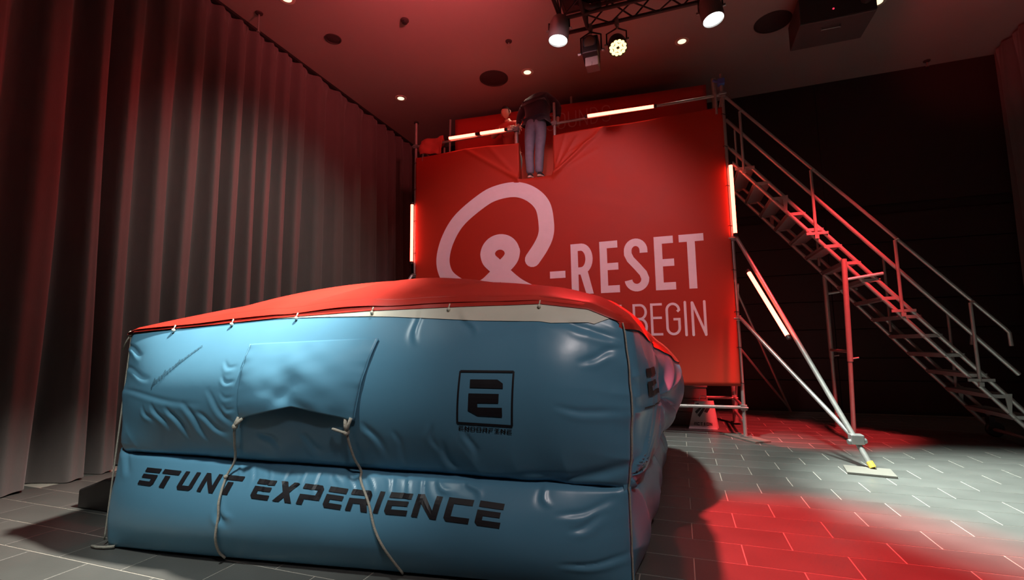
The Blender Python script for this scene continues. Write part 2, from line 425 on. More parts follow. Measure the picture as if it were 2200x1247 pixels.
# curtains
def curtain_fn(x0, ya, yb, seed, sgn=1, amp=.105, per=.36):
    rr = random.Random(seed); ph = [0.0]
    n = 900; ys = np.linspace(ya, yb, n+1)
    a = [rr.random() for _ in range(400)]
    def nz(t):
        i = int(math.floor(t)) % 397; f = t-math.floor(t); f = f*f*(3-2*f); return a[i]*(1-f)+a[i+1]*f
    phi = [0.]; 
    for y in ys[1:]: phi.append(phi[-1] + (ys[1]-ys[0])*2*math.pi/(per*(.62+.85*nz(y/.55+3))))
    def fn(u, v):
        t = u*n; i = min(n-1, int(t)); p = phi[i]+(phi[i+1]-phi[i])*(t-i); y = ya+(yb-ya)*u
        z = .015+(ZC-.05-.015)*v
        drift = .5*math.sin(y*1.3+v*2.0)*(1-v) + .35*math.sin(y*3.1+v*4)*(1-v)
        am = amp*(.55+.8*nz(y/.8+50))*(1.12-.45*v)
        s = math.sin(p+drift)
        x = am*(math.copysign(abs(s)**.8, s) + .30*math.sin(2*p+1.3+drift*1.6)*(1-.4*v))
        pin = max(0, (v-.955)/.045); x = x*(1-.55*pin) + .02*pin*math.sin(p*2.0)
        hem = .012*math.sin(p*.9+1)*(1-v)**8
        return (x0+sgn*x+.05*math.sin(y*.9)*(1-v), y+.03*math.sin(p*.5+v*3)*(1-v), max(.006, z+hem))
    return fn
cl = obj('curtain', MB().grid(curtain_fn(-6.08, -2.2, 9.95, 4, 1, .135, .40), 1100, 44), M['curtain'], smooth=True, fix=False)
tag(cl, 'tall grey floor-length curtain hanging in deep folds along the left wall', 'curtain')
cr = obj('curtain', MB().grid(curtain_fn(5.42, 7.2, 10.15, 9, -1, .06), 260, 12), M['curtain'], smooth=True, fix=False)
tag(cr, 'dark curtain in shadow hanging at the far right wall', 'curtain')
trk = struct('trim_1', MB().box((-6.08, 3.9, ZC-.02), (.07, 12.4, .04)), M['black'])

# ceiling fittings
CF = 'recessed ceiling lights'
def downlight(x, y, label):
    t = thing('downlight', label, 'ceiling light', (x, y, ZC), CF)
    obj('ring', MB().lathe([(.096, -.012), (.112, -.012), (.115, .0), (.092, .0), (.092, -.010)], (x, y, ZC), n=24), M['dlr'], t, smooth='auto')
    obj('bulb', MB().lathe([(.0001, -.018), (.06, -.014), (.092, -.006), (.093, .0), (.0001, .0)], (x, y, ZC), n=20), M['dl'], t, smooth=True)
    spot('lamp_light', (x, y, ZC-.04), (x, y, 0), 70 if 'bowed' in label else 20, (1., .85, .65), 70, .6, .08, t)
downlight(-2.41, 7.86, 'small round recessed ceiling light just above the bowed person')
downlight(-5.10, 7.83, 'small round recessed ceiling light near the far end of the left curtain')
downlight(-5.10, 4.86, 'small round recessed ceiling light at the top edge, nearest the curtain')
downlight(.287, 7.92, 'small round recessed ceiling light right of the red lamp')
downlight(3.04, 7.98, 'small round recessed ceiling light peeping out beside the black projector')
def ceil_speaker(x, y, r, label):
    t = thing('ceiling_speaker', label, 'speaker', (x, y, ZC), 'round ceiling speakers')
    obj('rim', MB().lathe([(r, 0), (r, -.010), (r-.02, -.014), (r-.024, -.006), (r-.024, 0)], (x, y, ZC), n=32), M['grille'], t, smooth='auto')
    obj('grille', MB().lathe([(.0001, -.009), (r-.03, -.006), (r-.022, -.003)], (x, y, ZC), n=32), M['grille'], t, smooth=True)
ceil_speaker(-3.07, 7.84, .27, 'large dark round ceiling speaker left of the bowed person')
ceil_speaker(1.64, 7.93, .27, 'large dark round ceiling speaker left of the black projector')
ceil_speaker(-5.10, 5.83, .13, 'small dark round ceiling speaker in the bare ceiling beside the curtain')
t = thing('smoke_detector', 'small dark smoke detector on the reddish ceiling, left of the truss', 'detector', (-3.76, 5.85, ZC))
obj('detector_base', MB().lathe([(.062, 0), (.062, -.02), (.05, -.03)], (-3.76, 5.85, ZC), n=20), M['grille'], t, smooth='auto')
obj('detector_head', MB().lathe([(.045, -.03), (.042, -.055), (.025, -.066), (.0001, -.068)], (-3.76, 5.85, ZC), n=20), M['black'], t, smooth='auto')
def sprinkler(x, y, dz, label):
    t = thing('sprinkler', label, 'sprinkler', (x, y, ZC), 'ceiling sprinklers')
    obj('collar', MB().lathe([(.055, 0), (.052, -.015), (.02, -.03)], (x, y, ZC), n=18), M['grille'], t, smooth='auto')
    obj('pipe', MB().tube((x, y, ZC-.02), (x, y, ZC-dz), .011), M['alu'], t, smooth='auto')
    obj('deflector', MB().lathe([(.0001, -dz-.01), (.026, -dz-.008), (.026, -dz), (.012, -dz+.012)], (x, y, ZC), n=14), M['alu'], t, smooth='auto')
sprinkler(-2.43, 6.90, .06, 'small ceiling sprinkler with a dark collar left of the white lamp')
sprinkler(-5.72, 4.95, .30, 'thin sprinkler pipe hanging in front of the top of the curtain')
sprinkler(4.48, 10.1, .10, 'small sprinkler by the dark back wall above the staircase')

# projector
t = thing('projector', 'black box projector mounted under the ceiling at upper right', 'projector', (2.3, 7.5, ZC))
obj('body', MB().box((2.29, 7.56, 5.97), (.92, .64, .40)), M['casing'], t, bevel=.015)
obj('front_panel', MB().box((2.29, 7.225, 5.97), (.90, .03, .38)), M['blackp'], t)
obj('mount', MB().tube((2.29, 7.55, 6.16), (2.29, 7.55, ZC), .04).box((2.29, 7.55, ZC-.01), (.3, .3, .02)), M['black'], t)
obj('lens', MB().lathe([(.06, 0), (.06, .05), (.05, .06), (.0001, .05)], (2.62, 7.205, 5.93), (0, -1, 0)), M['grille'], t, smooth='auto')
obj('indicator', MB().lathe([(.013, 0), (.013, .006), (.0001, .008)], (2.24, 7.208, 5.9), (0, -1, 0), n=10), M['redled'], t)
obj('shutter_rail', MB().tube((2.13, 7.40, 5.735), (2.36, 7.40, 5.735), .006).box((2.13, 7.40, 5.75), (.012, .012, .05)).box((2.36, 7.40, 5.75), (.012, .012, .05)), M['alu'], t)

# ================================================================== SCAFFOLD TOWER
TX0, TX1, TY0, TY1 = -4.48, .79, 7.41, 8.62
t = thing('scaffold_tower', 'aluminium scaffold tower standing behind the red banner', 'scaffold', ((TX0+TX1)/2, (TY0+TY1)/2, 0))
tower = t
def pole(name, a, b_, r=.0255, m='steel', n=12, par=None): return obj(name, MB().tube(a, b_, r, n), M[m], par or t, smooth='auto')
pole('upright', (TX0, TY0, .034), (TX0, TY0, 5.50)); pole('upright', (TX1, TY0, .034), (TX1, TY0, 5.36))
pole('upright', (TX0, TY1, .034), (TX0+.1, TY1, 6.12)); pole('upright', (TX1, TY1, .034), (TX1, TY1, 5.95), r=.045)
pole('upright', (-1.76, TY1, .02), (-1.76, TY1, 6.12))
pole('upright', (-2.49, TY0, 4.0), (-2.49, TY0, 4.99), r=.030); pole('upright', (-1.81, TY0, 4.0), (-1.81, TY0, 5.40), r=.024)
for x in (-3.2, -.55): pole('upright', (x, TY0+.03, .02), (x, TY0+.03, 4.06))
for x in (-4.02,): pole('upright', (x, TY0+.25, 4.10), (x, TY0+.25, 5.05), r=.02)
obj('pole_cap', MB().lathe([(.045, 0), (.045, .025), (.03, .04), (.0001, .04)], (TX0, TY0, 5.50), n=14), M['black'], t)
for y in (TY0, TY1):
    for z in (.417, 2.2, 4.04): pole('ledger', (TX0, y, z), (TX1, y, z), r=.024)
for x in (TX0, TX1):
    for z in (.21, .42, 2.2, 4.04): pole('ledger', (x, TY0, z), (x, TY1, z), r=.022)
pole('side_brace', (TX1+.03, TY1, .45), (TX1+.03, TY0, 2.15), r=.018); pole('side_brace', (TX0-.03, TY1, .45), (TX0-.03, TY0, 2.15), r=.018)
for i in range(4):
    yy = TY0+.02+(i+.5)*(TY1-TY0-.02)/4
    obj('deck_board', MB().box(((TX0+TX1)/2, yy, 4.115), (TX1-TX0, (TY1-TY0)/4-.012, .05)), M['deck'], t)
# guard rails at the front, broken by the jump gap, and at the back
pole('guard_rail', (TX0, TY0, 5.04), (-2.47, TY0, 5.04), r=.021); pole('guard_rail', (-1.78, TY0, 5.03), (TX1, TY0, 5.03), r=.021)
pole('guard_rail', (-3.25, TY0+.12, 5.10), (-2.49, TY0+.04, 5.10), r=.020)
pole('guard_rail', (TX0, TY1, 5.04), (TX1, TY1, 5.04), r=.021)
for x in (TX0, TX1): pole('guard_rail', (x, TY0, 5.04), (x, TY1, 5.04), r=.021)
for x in (TX0+.17, TX1-.10): pole('toe_post', (x, TY0-.04, 4.72), (x, TY0-.04, 5.06), r=.018)
def coupler(x, y, z, m='clamp', s=1.0):
    obj('coupler', MB().box((x, y, z), (.085*s, .085*s, .075*s)).tube((x-.055*s, y-.045*s, z), (x+.055*s, y-.045*s, z), .014*s, 8), M[m], t, bevel=.01)
for x, y, z in ((TX0, TY0, .417), (TX1, TY0, .417), (TX1, TY0, 1.66), (TX1, TY0, 2.82), (TX0, TY0, 2.6), (TX0, TY0, 5.04), (TX1, TY0, 5.03), (-2.49, TY0, 5.04), (-1.81, TY0, 5.03), (TX1, TY1, .42)): coupler(x, y, z)
obj('coupler', MB().box((TX1-.01, TY0-.02, 5.22), (.10, .10, .09)).tube((TX1-.12, TY0-.02, 5.27), (TX1+.02, TY0-.04, 5.19), .022, 8), M['bluec'], t, bevel=.01)['label'] = 'blue coupler at the top of the right front pole'
for x, y in ((TX0, TY0), (TX1, TY0), (TX0, TY1), (TX1, TY1), (-3.2, TY0+.03), (-.55, TY0+.03), (-1.76, TY1)):
    obj('base_plate', MB().box((x, y, .030), (.15, .15, .008)).tube((x, y, .028), (x, y, .22), .019, 10), M['clamp'], t)
# outriggers
FO = (1.781, 5.94, .045)
pole('outrigger', (TX1+.05, TY0-.05, 2.82), FO, r=.027, m='alu')
pole('outrigger', (TX1+.03, TY0-.05, 1.66), (1.700, 6.065, .28), r=.024, m='alu')
obj('coupler', MB().box((1.705, 6.055, .29), (.12, .12, .10)).tube((1.62, 6.03, .26), (1.80, 6.08, .27), .03, 10), M['clamp'], t, bevel=.012)
obj('tube_foot', MB().tube((1.772, 5.955, .085), (1.79, 5.926, .034), .031, 10), M['yellow'], t)['label'] = 'yellow rubber foot'
pole('outrigger', (TX1+.05, TY1+.05, 2.46), (1.84, 10.0, .04), r=.022, m='alu'); pole('outrigger', (TX1+.03, TY1+.05, 1.38), (1.80, 9.92, .12), r=.020, m='alu')
pole('outrigger', (TX0-.03, TY0-.05, 2.60), (-5.35, 6.05, .04), r=.027, m='alu'); pole('outrigger', (TX0-.03, TY0-.05, 1.5), (-5.27, 6.15, .2), r=.024, m='alu')
# boards under the feet
def soleboard(c, d, rz, label): 
    b_ = obj('sole_board', MB().box((c[0], c[1], .0125), (d[0], d[1], .023), rz), M['ply'], bevel=.004); tag(b_, label, 'board', group='boards under the scaffold feet'); return b_
soleboard((.80, 7.38), (.62, .24), R(-58), 'reddish wooden board under the right front pole of the tower')
soleboard((1.73, 5.845), (.40, .31), R(-9), 'pale board under the yellow foot of the slanting brace')
soleboard((TX0, 7.38), (.62, .24), R(58), 'board under the left front pole of the tower behind the airbag')

# ================================================================== RED BANNER with its print
BX0, BX1, BZ0, BZ1 = -4.445, .768, .718, 4.81
YBN = TY0-.045
NX0, NX1, NZ = -2.445, -1.835, 4.125
def seg_d(x, z, a, b_):
    ax, az = a; bx, bz = b_; dx, dz = bx-ax, bz-az; tt = max(0, min(1, ((x-ax)*dx+(z-az)*dz)/(dx*dx+dz*dz)))
    return math.hypot(x-ax-dx*tt, z-az-dz*tt), tt
CREASE = [((-2.45, 4.13), (-3.46, 4.82), .035, .030), ((-2.45, 4.14), (-3.0, 4.80), .02, .04), ((-1.83, 4.13), (-.97, 4.82), .035, .030), ((-1.83, 4.14), (-1.25, 4.62), .030, .022),
          ((-1.83, 4.13), (-1.45, 4.70), .024, .025), ((-1.83, 4.16), (-1.62, 4.80), .018, .02), ((-1.6, 4.45), (-1.05, 4.70), .016, .02), ((-1.83, 4.13), (-1.1, 4.45), .016, .03)]
def ban_y(x, z):
    y = YBN - .010*math.sin(x*1.9+z*.6) - .006*math.sin(z*2.7+x*.8)
    for a, b_, am, wd in CREASE:
        d, tt = seg_d(x, z, a, b_)
        y -= am*math.exp(-(d/wd)**2)*(1-.55*tt)
    return y
def ban_top(x):
    # the hem sags a little between its ties
    return BZ1 + .012*math.sin(x*3.3) - .02*math.exp(-((x-NX0)/.5)**2)
bn = MB()
_xs = list(np.linspace(BX0, NX0, 84))+list(np.linspace(NX0, NX1, 16))[1:]+list(np.linspace(NX1, BX1, 108))[1:]
_zs = list(np.linspace(BZ0, NZ, 62))+list(np.linspace(NZ, BZ1, 34))[1:]
_vs = []
for z in _zs:
    for x in _xs:
        zz = z if z <= NZ else NZ+(z-NZ)*(ban_top(x)-NZ)/(BZ1-NZ)
        _vs.append((x, ban_y(x, zz), zz))
_nx = len(_xs)
bn.add(_vs, [(j*_nx+i, j*_nx+i+1, (j+1)*_nx+i+1, (j+1)*_nx+i) for j in range(len(_zs)-1) for i in range(_nx-1) if not (_zs[j] >= NZ-1e-6 and NX0-1e-6 <= _xs[i] < NX1-1e-6)])
# cloth turned inwards round the jump gap
bn.grid(lambda u, v: (NX0-.02*u, ban_y(NX0, NZ+.66*v)+.24*u*(1-.55*v), NZ+.66*v), 6, 14)
bn.grid(lambda u, v: (NX1+.03*u, ban_y(NX1, NZ+.66*v)+.24*u*(1-.55*v), NZ+.66*v), 6, 14)
ban = obj('banner', bn, M['banner'], smooth=True, fix=False)
tag(ban, 'large red printed banner laced to the front of the scaffold tower', 'banner')
sol = ban.modifiers.new('cloth', 'SOLIDIFY'); sol.thickness = .003; sol.offset = 1
# ties along both upright edges
for z in (.75, 1.25, 1.75, 2.35, 3.0, 3.6, 4.2, 4.7):
    for x, xp in ((BX1-.02, TX1), (BX0+.02, TX0)):
        obj('tie', MB().path([(x, YBN-.006, z), ((x+xp)/2, YBN-.02, z+.004), (xp+.02*(1 if xp > 0 else -1), TY0-.02, z), (xp, TY0+.03, z)], .005, 6), M['black'], ban)
obj('hem_bar', MB().tube((BX0, YBN+.004, BZ0+.004), (BX1, YBN+.004, BZ0+.004), .010), M['banner'], ban, smooth='auto')

# ---- drawn lettering: ribbons of even width following a centre line
def ribbon(pts, wd, cap=None, closed=False):
    P = [Vector((p[0], p[1])) for p in pts]; n = len(P); L_, R_ = [], []
    for i in range(n):
        if closed: a, b_ = P[i-1], P[(i+1) % n]
        else: a, b_ = P[max(0, i-1)], P[min(n-1, i+1)]
        d0 = (P[i]-a).normalized() if (P[i]-a).length > 1e-9 else None
        d1 = (b_-P[i]).normalized() if (b_-P[i]).length > 1e-9 else None
        d = ((d0 or d1)+(d1 or d0)); d = d.normalized() if d.length > 1e-6 else (d0 or d1)
        nrm = Vector((-d.y, d.x)); k = 1.0
        if d0 and d1: k = 1/max(.35, nrm.dot(Vector((-d0.y, d0.x))))
        w_ = wd if not callable(wd) else wd(i/(n-1))
        L_.append(P[i]+nrm*w_/2*k); R_.append(P[i]-nrm*w_/2*k)
    quads = []
    for i in range(n if closed else n-1):
        q = (i+1) % n
        quads.append([L_[i], R_[i], R_[q], L_[q]])
    def fan(c, d, w_):
        prev = None
        for k in range(9):
            a = math.pi/2-math.pi*k/8
            v = Vector((d.x*math.cos(a)-d.y*math.sin(a), d.x*math.sin(a)+d.y*math.cos(a)))*w_/2+c
            if prev is not None: quads.append([c, prev, v])
            prev = v
    if cap in ('round', 'start'):
        fan(P[0], (P[0]-P[1]).normalized(), wd if not callable(wd) else wd(0))
    if cap in ('round', 'end'):
        fan(P[-1], (P[-1]-P[-2]).normalized(), wd if not callable(wd) else wd(1))
    return quads
def spline(pts, m=8):
    P = [Vector((p[0], p[1])) for p in pts]; out = []
    for i in range(len(P)-1):
        p0, p1, p2, p3 = P[max(0, i-1)], P[i], P[i+1], P[min(len(P)-1, i+2)]
        for k in range(m):
            t_ = k/m
            out.append(.5*((2*p1)+(p2-p0)*t_+(2*p0-5*p1+4*p2-p3)*t_*t_+(3*p1-p0-3*p2+p3)*t_**3))
    return out+[P[-1]]
def arc(cx, cy, rx, ry, a0, a1, n=14): return [(cx+rx*math.cos(R(a0+(a1-a0)*k/n)), cy+ry*math.sin(R(a0+(a1-a0)*k/n))) for k in range(n+1)]
def rectq(x0, y0, x1, y1): return [[Vector((x0, y0)), Vector((x1, y0)), Vector((x1, y1)), Vector((x0, y1))]]
def flat_print(name, quads, yfn, mt, par, lift=.0042):
    mb = MB()
    for q in quads:
        # subdivide long quads so that they follow the cloth
        if len(q) == 4:
            nu = max(1, int(max((q[1]-q[0]).length, (q[2]-q[3]).length)/.05)); nv = max(1, int(max((q[3]-q[0]).length, (q[2]-q[1]).length)/.05))
            def fn(u, v, q=q):
                p = (q[0]*(1-u)+q[1]*u)*(1-v)+(q[3]*(1-u)+q[2]*u)*v
                return (p.x, yfn(p.x, p.y)-lift, p.y)
            mb.grid(fn, nu, nv)
        else:
            mb.add([(p.x, yfn(p.x, p.y)-lift, p.y) for p in q], [tuple(range(len(q)))])
    return obj(name, mb, mt, par, fix=False)
WP = M['print']
ARC = [(-2.231, 2.731), (-2.088, 2.924), (-2.0, 3.10), (-1.98, 3.292), (-2.034, 3.611), (-2.225, 3.834), (-2.503, 3.954), (-2.856, 3.935), (-3.144, 3.816), (-3.559, 3.521), (-3.788, 3.193), (-3.883, 2.861), (-3.831, 2.600), (-3.673, 2.430), (-3.40, 2.29), (-3.12, 2.31), (-2.90, 2.47), (-2.74, 2.615)]
q = ribbon(spline(ARC), .264, 'start')
flat_print('emblem_ring', q, ban_y, WP, ban)
LOOP = [(-2.885, 2.56), (-2.72, 2.66)] + [(-2.612, 2.77), (-2.580, 2.87)] + arc(-2.805, 2.865, .222, .205, 10, 170, 12) + [(-3.025, 2.86), (-2.995, 2.77)] + [(-2.89, 2.665), (-2.72, 2.49), (-2.50, 2.30), (-2.27, 2.17)]
flat_print('emblem_loop', ribbon(spline(LOOP, 5), .268), ban_y, WP, ban, .0048)
flat_print('dash', rectq(-1.940, 2.390, -1.684, 2.504), ban_y, WP, ban)
Z0, Z1, T_ = 2.112, 2.925, .116
def let(name, qs, m=WP): return flat_print(name, qs, ban_y, m, ban)
# R
q = rectq(-1.588, Z0, -1.588+T_, Z1) + ribbon([(-1.588+T_*.5, Z1-T_/2), (-1.42, Z1-T_/2)] + arc(-1.42, Z1-T_/2-.19, .125, .19, 88, -88, 16) + [(-1.42, Z1-.44), (-1.588+T_*.5, Z1-.44)], T_)
q += [[Vector((-1.45, Z1-.46)), Vector((-1.355, Z0)), Vector((-1.238, Z0)), Vector((-1.325, Z1-.44))]]
let('letter', q)
def bigE(x0, x1): return rectq(x0, Z0, x0+T_, Z1)+rectq(x0+T_, Z1-.112, x1-.012, Z1)+rectq(x0+T_, Z0, x1, Z0+.112)+rectq(x0+T_, Z0+.355, x1-.010, Z0+.465)
let('letter', bigE(-1.125, -.832))
S = [(-.455, Z1-.225)] + arc(-.573, Z1-.185, .118, .130, 0, 180, 14) + [(-.690, Z1-.235), (-.655, Z1-.315), (-.56, Z1-.43), (-.475, Z1-.54), (-.448, Z1-.62)] + arc(-.573, Z0+.185, .124, .128, 0, -175, 14)
let('letter', ribbon(S, T_))
let('letter', bigE(-.300, -.012))
let('letter', rectq(.058, Z1-.112, .402, Z1)+rectq(.170, Z0, .170+.110, Z1-.112))
# second line, thin strokes
Z0, Z1, T_ = 1.436, 1.918, .036
def thinE(x0, x1): return ribbon([(x1, Z1-T_/2), (x0+T_/2, Z1-T_/2), (x0+T_/2, Z0+T_/2), (x1, Z0+T_/2)], T_)+rectq(x0+T_, (Z0+Z1)/2+.004, x1-.008, (Z0+Z1)/2+.004+T_)
let('letter', thinE(-.985, -.818))
q = ribbon([(-.638, Z0+T_/2), (-.638, Z1-T_/2), (-.55, Z1-T_/2)] + arc(-.55, Z1-T_/2-.105, .085, .105, 86, -86, 10) + [(-.55, Z1-T_/2-.21), (-.638, Z1-T_/2-.21)], T_)
q += ribbon([(-.55, Z1-T_/2-.21)] + arc(-.55, Z0+T_/2+.118, .09, .118, 86, -86, 10) + [(-.55, Z0+T_/2), (-.638, Z0+T_/2)], T_)
let('letter', q)
let('letter', thinE(-.398, -.228))
q = ribbon([(.018-.036, Z1-.135)] + arc(-.078, Z1-.11, .085, .092, 0, 180, 14) + arc(-.078, Z0+.11, .085, .092, 180, 360, 14) + [(.007, Z0+.235), (-.075, Z0+.235)], T_)
let('letter', q)
let('letter', ribbon([(.095, Z0), (.095, Z1)], T_, 'round'))
let('letter', ribbon([(.192, Z0), (.192, Z1-.01)], T_, 'round')+ribbon([(.192, Z1-.005), (.360, Z0+.01)], T_)+ribbon([(.360, Z0), (.360, Z1)], T_, 'round'))

# red backdrop at the back of the tower with a faint line of text
bkz = lambda x: 6.075 - .046*(x+4.3)
def bk_y(x, z): return TY1-.05-.008*math.sin(x*2.2+z)
bd = obj('backdrop', MB().grid(lambda u, v: (-4.24+4.90*u, bk_y(-4.24+4.90*u, 4.15+1.8*v), 4.16+(bkz(-4.24+4.90*u)-4.16)*v), 60, 14), M['back'], smooth=True, fix=False)
tag(bd, 'red backdrop cloth stretched across the rear of the scaffold platform', 'banner')
sol = bd.modifiers.new('cloth', 'SOLIDIFY'); sol.thickness = .004
def faint_word(txt, x, z0, h, w_, gap, tk):
    z1 = z0+h
    for ch in txt:
        x1 = x+w_; m_ = (x+x1)/2; q = []
        rx = w_/2-tk/2; ry = h*.24
        if ch == 'S': q = ribbon([(x1-tk/2, z1-h*.2)]+arc(m_, z1-ry, rx, ry-tk/2, 10, 180, 10)+[(x+tk/2+.01, z1-h*.36), (x1-tk/2-.01, z0+h*.36)]+arc(m_, z0+ry, rx, ry-tk/2, 0, -170, 10), tk)
        elif ch == 'O': q = ribbon(arc(m_, z1-ry, rx, ry-tk/2, 0, 180, 10)+arc(m_, z0+ry, rx, ry-tk/2, 180, 360, 10), tk, closed=True)
        elif ch == 'U': q = ribbon([(x+tk/2, z1)]+arc(m_, z0+ry, rx, ry-tk/2, 180, 360, 12)+[(x1-tk/2, z1)], tk)
        elif ch == 'N': q = ribbon([(x+tk/2, z0), (x+tk/2, z1)], tk)+ribbon([(x+tk/2, z1), (x1-tk/2, z0)], tk)+ribbon([(x1-tk/2, z0), (x1-tk/2, z1)], tk)
        elif ch == 'D': q = ribbon([(x+tk/2, z0+tk/2), (x+tk/2, z1-tk/2), (m_-.01, z1-tk/2)]+arc(m_-.01, (z0+z1)/2, w_/2-tk/2, h/2-tk/2, 85, -85, 12)+[(m_-.01, z0+tk/2), (x+tk/2, z0+tk/2)], tk)
        if q: flat_print('letter', q, bk_y, M['dimprint'], bd, .006)
        x = x1+gap
faint_word('SOUNDS', -2.25, 5.47, .33, .165, .05, .022)

# ================================================================== LED TUBES
def led(a, b_, label, r=.026):
    a = Vector(a); b_ = Vector(b_); d = (b_-a).normalized(); t_ = thing('led_tube', label, 'light tube', a, 'glowing red light tubes on the scaffold')
    obj('tube', MB().tube(a, b_, r, 14), M['led'], t_, smooth='auto')
    for p, s in ((a, -1), (b_, 1)): obj('end_cap', MB().tube(p, p+d*s*.045, r*1.05, 12), M['ledcap'], t_, smooth='auto')
yl = TY0-.065
led((-3.755, yl, 5.065), (-3.235, yl, 5.055), 'short glowing red tube on the guard rail, leftmost, left of the jumper')
led((-3.14, yl, 5.055), (-2.685, yl, 5.045), 'short glowing red tube on the guard rail close to the left of the jumper')
led((-1.235, yl, 5.032), (-.20, yl, 5.002), 'long glowing red tube on the guard rail right of the jumper')
led((TX0-.02, yl-.02, 3.905), (TX0-.02, yl-.02, 2.85), 'upright glowing red tube on the left pole of the tower')
led((.825, yl-.03, 3.885), (.825, yl-.03, 2.875), 'upright glowing red tube on the right pole of the tower')
led((.925, 7.02, 2.255), (1.235, 6.55, 1.395), 'slanting glowing red tube strapped to the outrigger brace')

# ================================================================== STAIRCASE
t = thing('staircase', 'aluminium staircase with handrails climbing to the right side of the tower', 'staircase', (3.9, 7.95, 0))
YF_, YR_ = 7.45, 8.45
sB = lambda x: 2.345-1.252*(x-2.16)
xt = .86; xb = 3.98
for y in (YF_, YR_):
    obj('stringer', MB().tube((xt, y, sB(xt)), (xb, y, sB(xb)), .026, 10), M['alu'], t, smooth='auto')
    obj('stringer', MB().tube((xt, y, sB(xt)+.205), (xb-.02, y, sB(xb)+.215), .026, 10), M['alu'], t, smooth='auto')
nst = 15; dz = .2475
for i in range(nst):
    z = 3.86-i*dz; x = 2.16-(z-2.345)/1.252; wd = .185
    obj('tread', MB().box((x+wd/2, (YF_+YR_)/2, z), (wd+.05, YR_-YF_-.03, .022)).box((x+.0, (YF_+YR_)/2, z-.022), (.02, YR_-YF_-.03, .04)), M['tread'], t)
    for y in (YF_-.012, YR_+.012):
        obj('rung', MB().box((x+wd/2-.005, y, z-.012), (wd, .022, .042)), M['alu'], t)
for i in (2, 13):
    z = 3.86-i*dz; x = 2.16-(z-2.345)/1.252
    for y in (YF_-.02, YR_+.02): obj('gusset', MB().prism([(x+.13, y, z+.02), (x+.20, y, z+.02), (x+.175, y, z-.22), (x+.145, y, z-.22)], (0, -.006, 0), (0, .006, 0)), M['alu'], t)
def rail(name, pts, r): obj(name, MB().path(pts, r, 10), M['alu'], t, smooth='auto')
hF = lambda x: 3.385-1.222*(x-2.16); mF = lambda x: 2.970-1.252*(x-2.16); hR = lambda x: 3.545-1.247*(x-2.16); mR = lambda x: 3.07-1.25*(x-2.16)
rail('handrail', [(.82, YF_, hF(.82)), (3.74, YF_, hF(3.74)), (3.78, YF_, hF(3.74)-.06), (3.785, YF_, hF(3.74)-.22)], .021)
rail('mid_rail', [(.82, YF_, mF(.82)), (3.82, YF_, mF(3.82))], .024)
rail('handrail', [(.86, YR_, hR(.86)), (3.83, YR_, hR(3.83)), (3.88, YR_, hR(3.83)-.07), (3.86, YR_, hR(3.83)-.22)], .020)
rail('mid_rail', [(.86, YR_, mR(.86)), (3.86, YR_, mR(3.86))], .020)
for x in (1.02, 1.86, 2.74, 3.44):
    zb = sB(x)+.10
    rail('rail_post', [(x-.012, YF_-.03, zb-.06), (x-.012, YF_-.03, hF(x)-.05), (x+.03, YF_-.015, hF(x+.03))], .019)
    obj('post_foot', MB().box((x, YF_-.035, zb-.02), (.26, .02, .035)).box((x-.01, YF_-.045, zb-.07), (.05, .03, .05)), M['alu'], t)
for x in (1.05, 2.10, 2.93, 3.62):
    rail('rail_post', [(x, YR_-.03, sB(x)+.06), (x, YR_-.03, hR(x)-.05), (x+.025, YR_-.01, hR(x+.025))], .018)
# support frame
for y, x0, x1, lbl in ((YF_-.05, 2.135, 2.06, 1), (8.60, 2.20, 2.20, 0)):
    ztp = sB(x0)+.04
    obj('leg', MB().tube((x0, y, ztp), ((x0+x1)/2, y, 1.05), .034, 12).tube(((x0+x1)/2, y, 1.1), (x1, y, .03), .027, 12), M['alu'], t, smooth='auto')
    obj('leg_pin', MB().tube(((x0+x1)/2-.03, y, 1.08), ((x0+x1)/2+.10, y, 1.10), .010, 8), M['clamp'], t)
    obj('leg_foot', MB().tube((x1, y, .012), (x1, y, .09), .036, 12).box((x1, y, .008), (.10, .10, .012)), M['clamp'], t)
    obj('strut', MB().tube((x0, y, ztp-.28), (x0+.42, y, ztp-.22-.0), .020, 8), M['alu'], t, smooth='auto')
obj('cross_bar', MB().tube((2.09, YF_-.05, 1.18), (2.20, 8.60, 1.18), .022, 10), M['alu'], t, smooth='auto')
for y in (YF_+.06, YR_-.06):
    obj('wheel', MB().lathe([(.03, -.035), (.085, -.035), (.10, -.02), (.10, .02), (.085, .035), (.03, .035)], (3.97, y, .10), (0, 1, 0), n=22), M['blackp'], t, smooth='auto')
    obj('wheel_fork', MB().box((3.93, y, .19), (.06, .10, .16)), M['black'], t)
obj('foot_bar', MB().tube((3.955, YF_-.04, .10), (3.955, YR_+.04, .10), .025, 10), M['alu'], t, smooth='auto')

# ================================================================== AIRBAG
air = thing('airbag', 'big blue inflated stunt airbag with red top cover on the tiled floor', 'airbag', (-2.0, 4.2, 0))
def shell(fn, nv, res=(150, 130, 60, 60), cap=()):
    mb = MB(); nus = list(res); rows = []
    for j_ in range(nv+1):
        row = []
        for f in range(4):
            for i in range(nus[f]): row.append(tuple(fn(f, i/nus[f], j_/nv)))
        rows.append(row)
    n = len(rows[0]); vs = [p for r_ in rows for p in r_]; fs = []
    for j_ in range(nv):
        for i in range(n):
            k = (i+1) % n; fs.append((j_*n+i, j_*n+k, (j_+1)*n+k, (j_+1)*n+i))
    for c in cap: fs.append(tuple(range(c*n, (c+1)*n)) if c else tuple(range(n-1, -1, -1)))
    return mb.add(vs, fs)
obj('upper_chamber', shell(upper, 110, (380, 260, 50, 50), cap=(0,)), M['blue'], air, smooth='auto', fix=False)
obj('lower_chamber', shell(lower, 64, (340, 180, 40, 40), cap=(0, 64)), M['blue'], air, smooth='auto', fix=False)
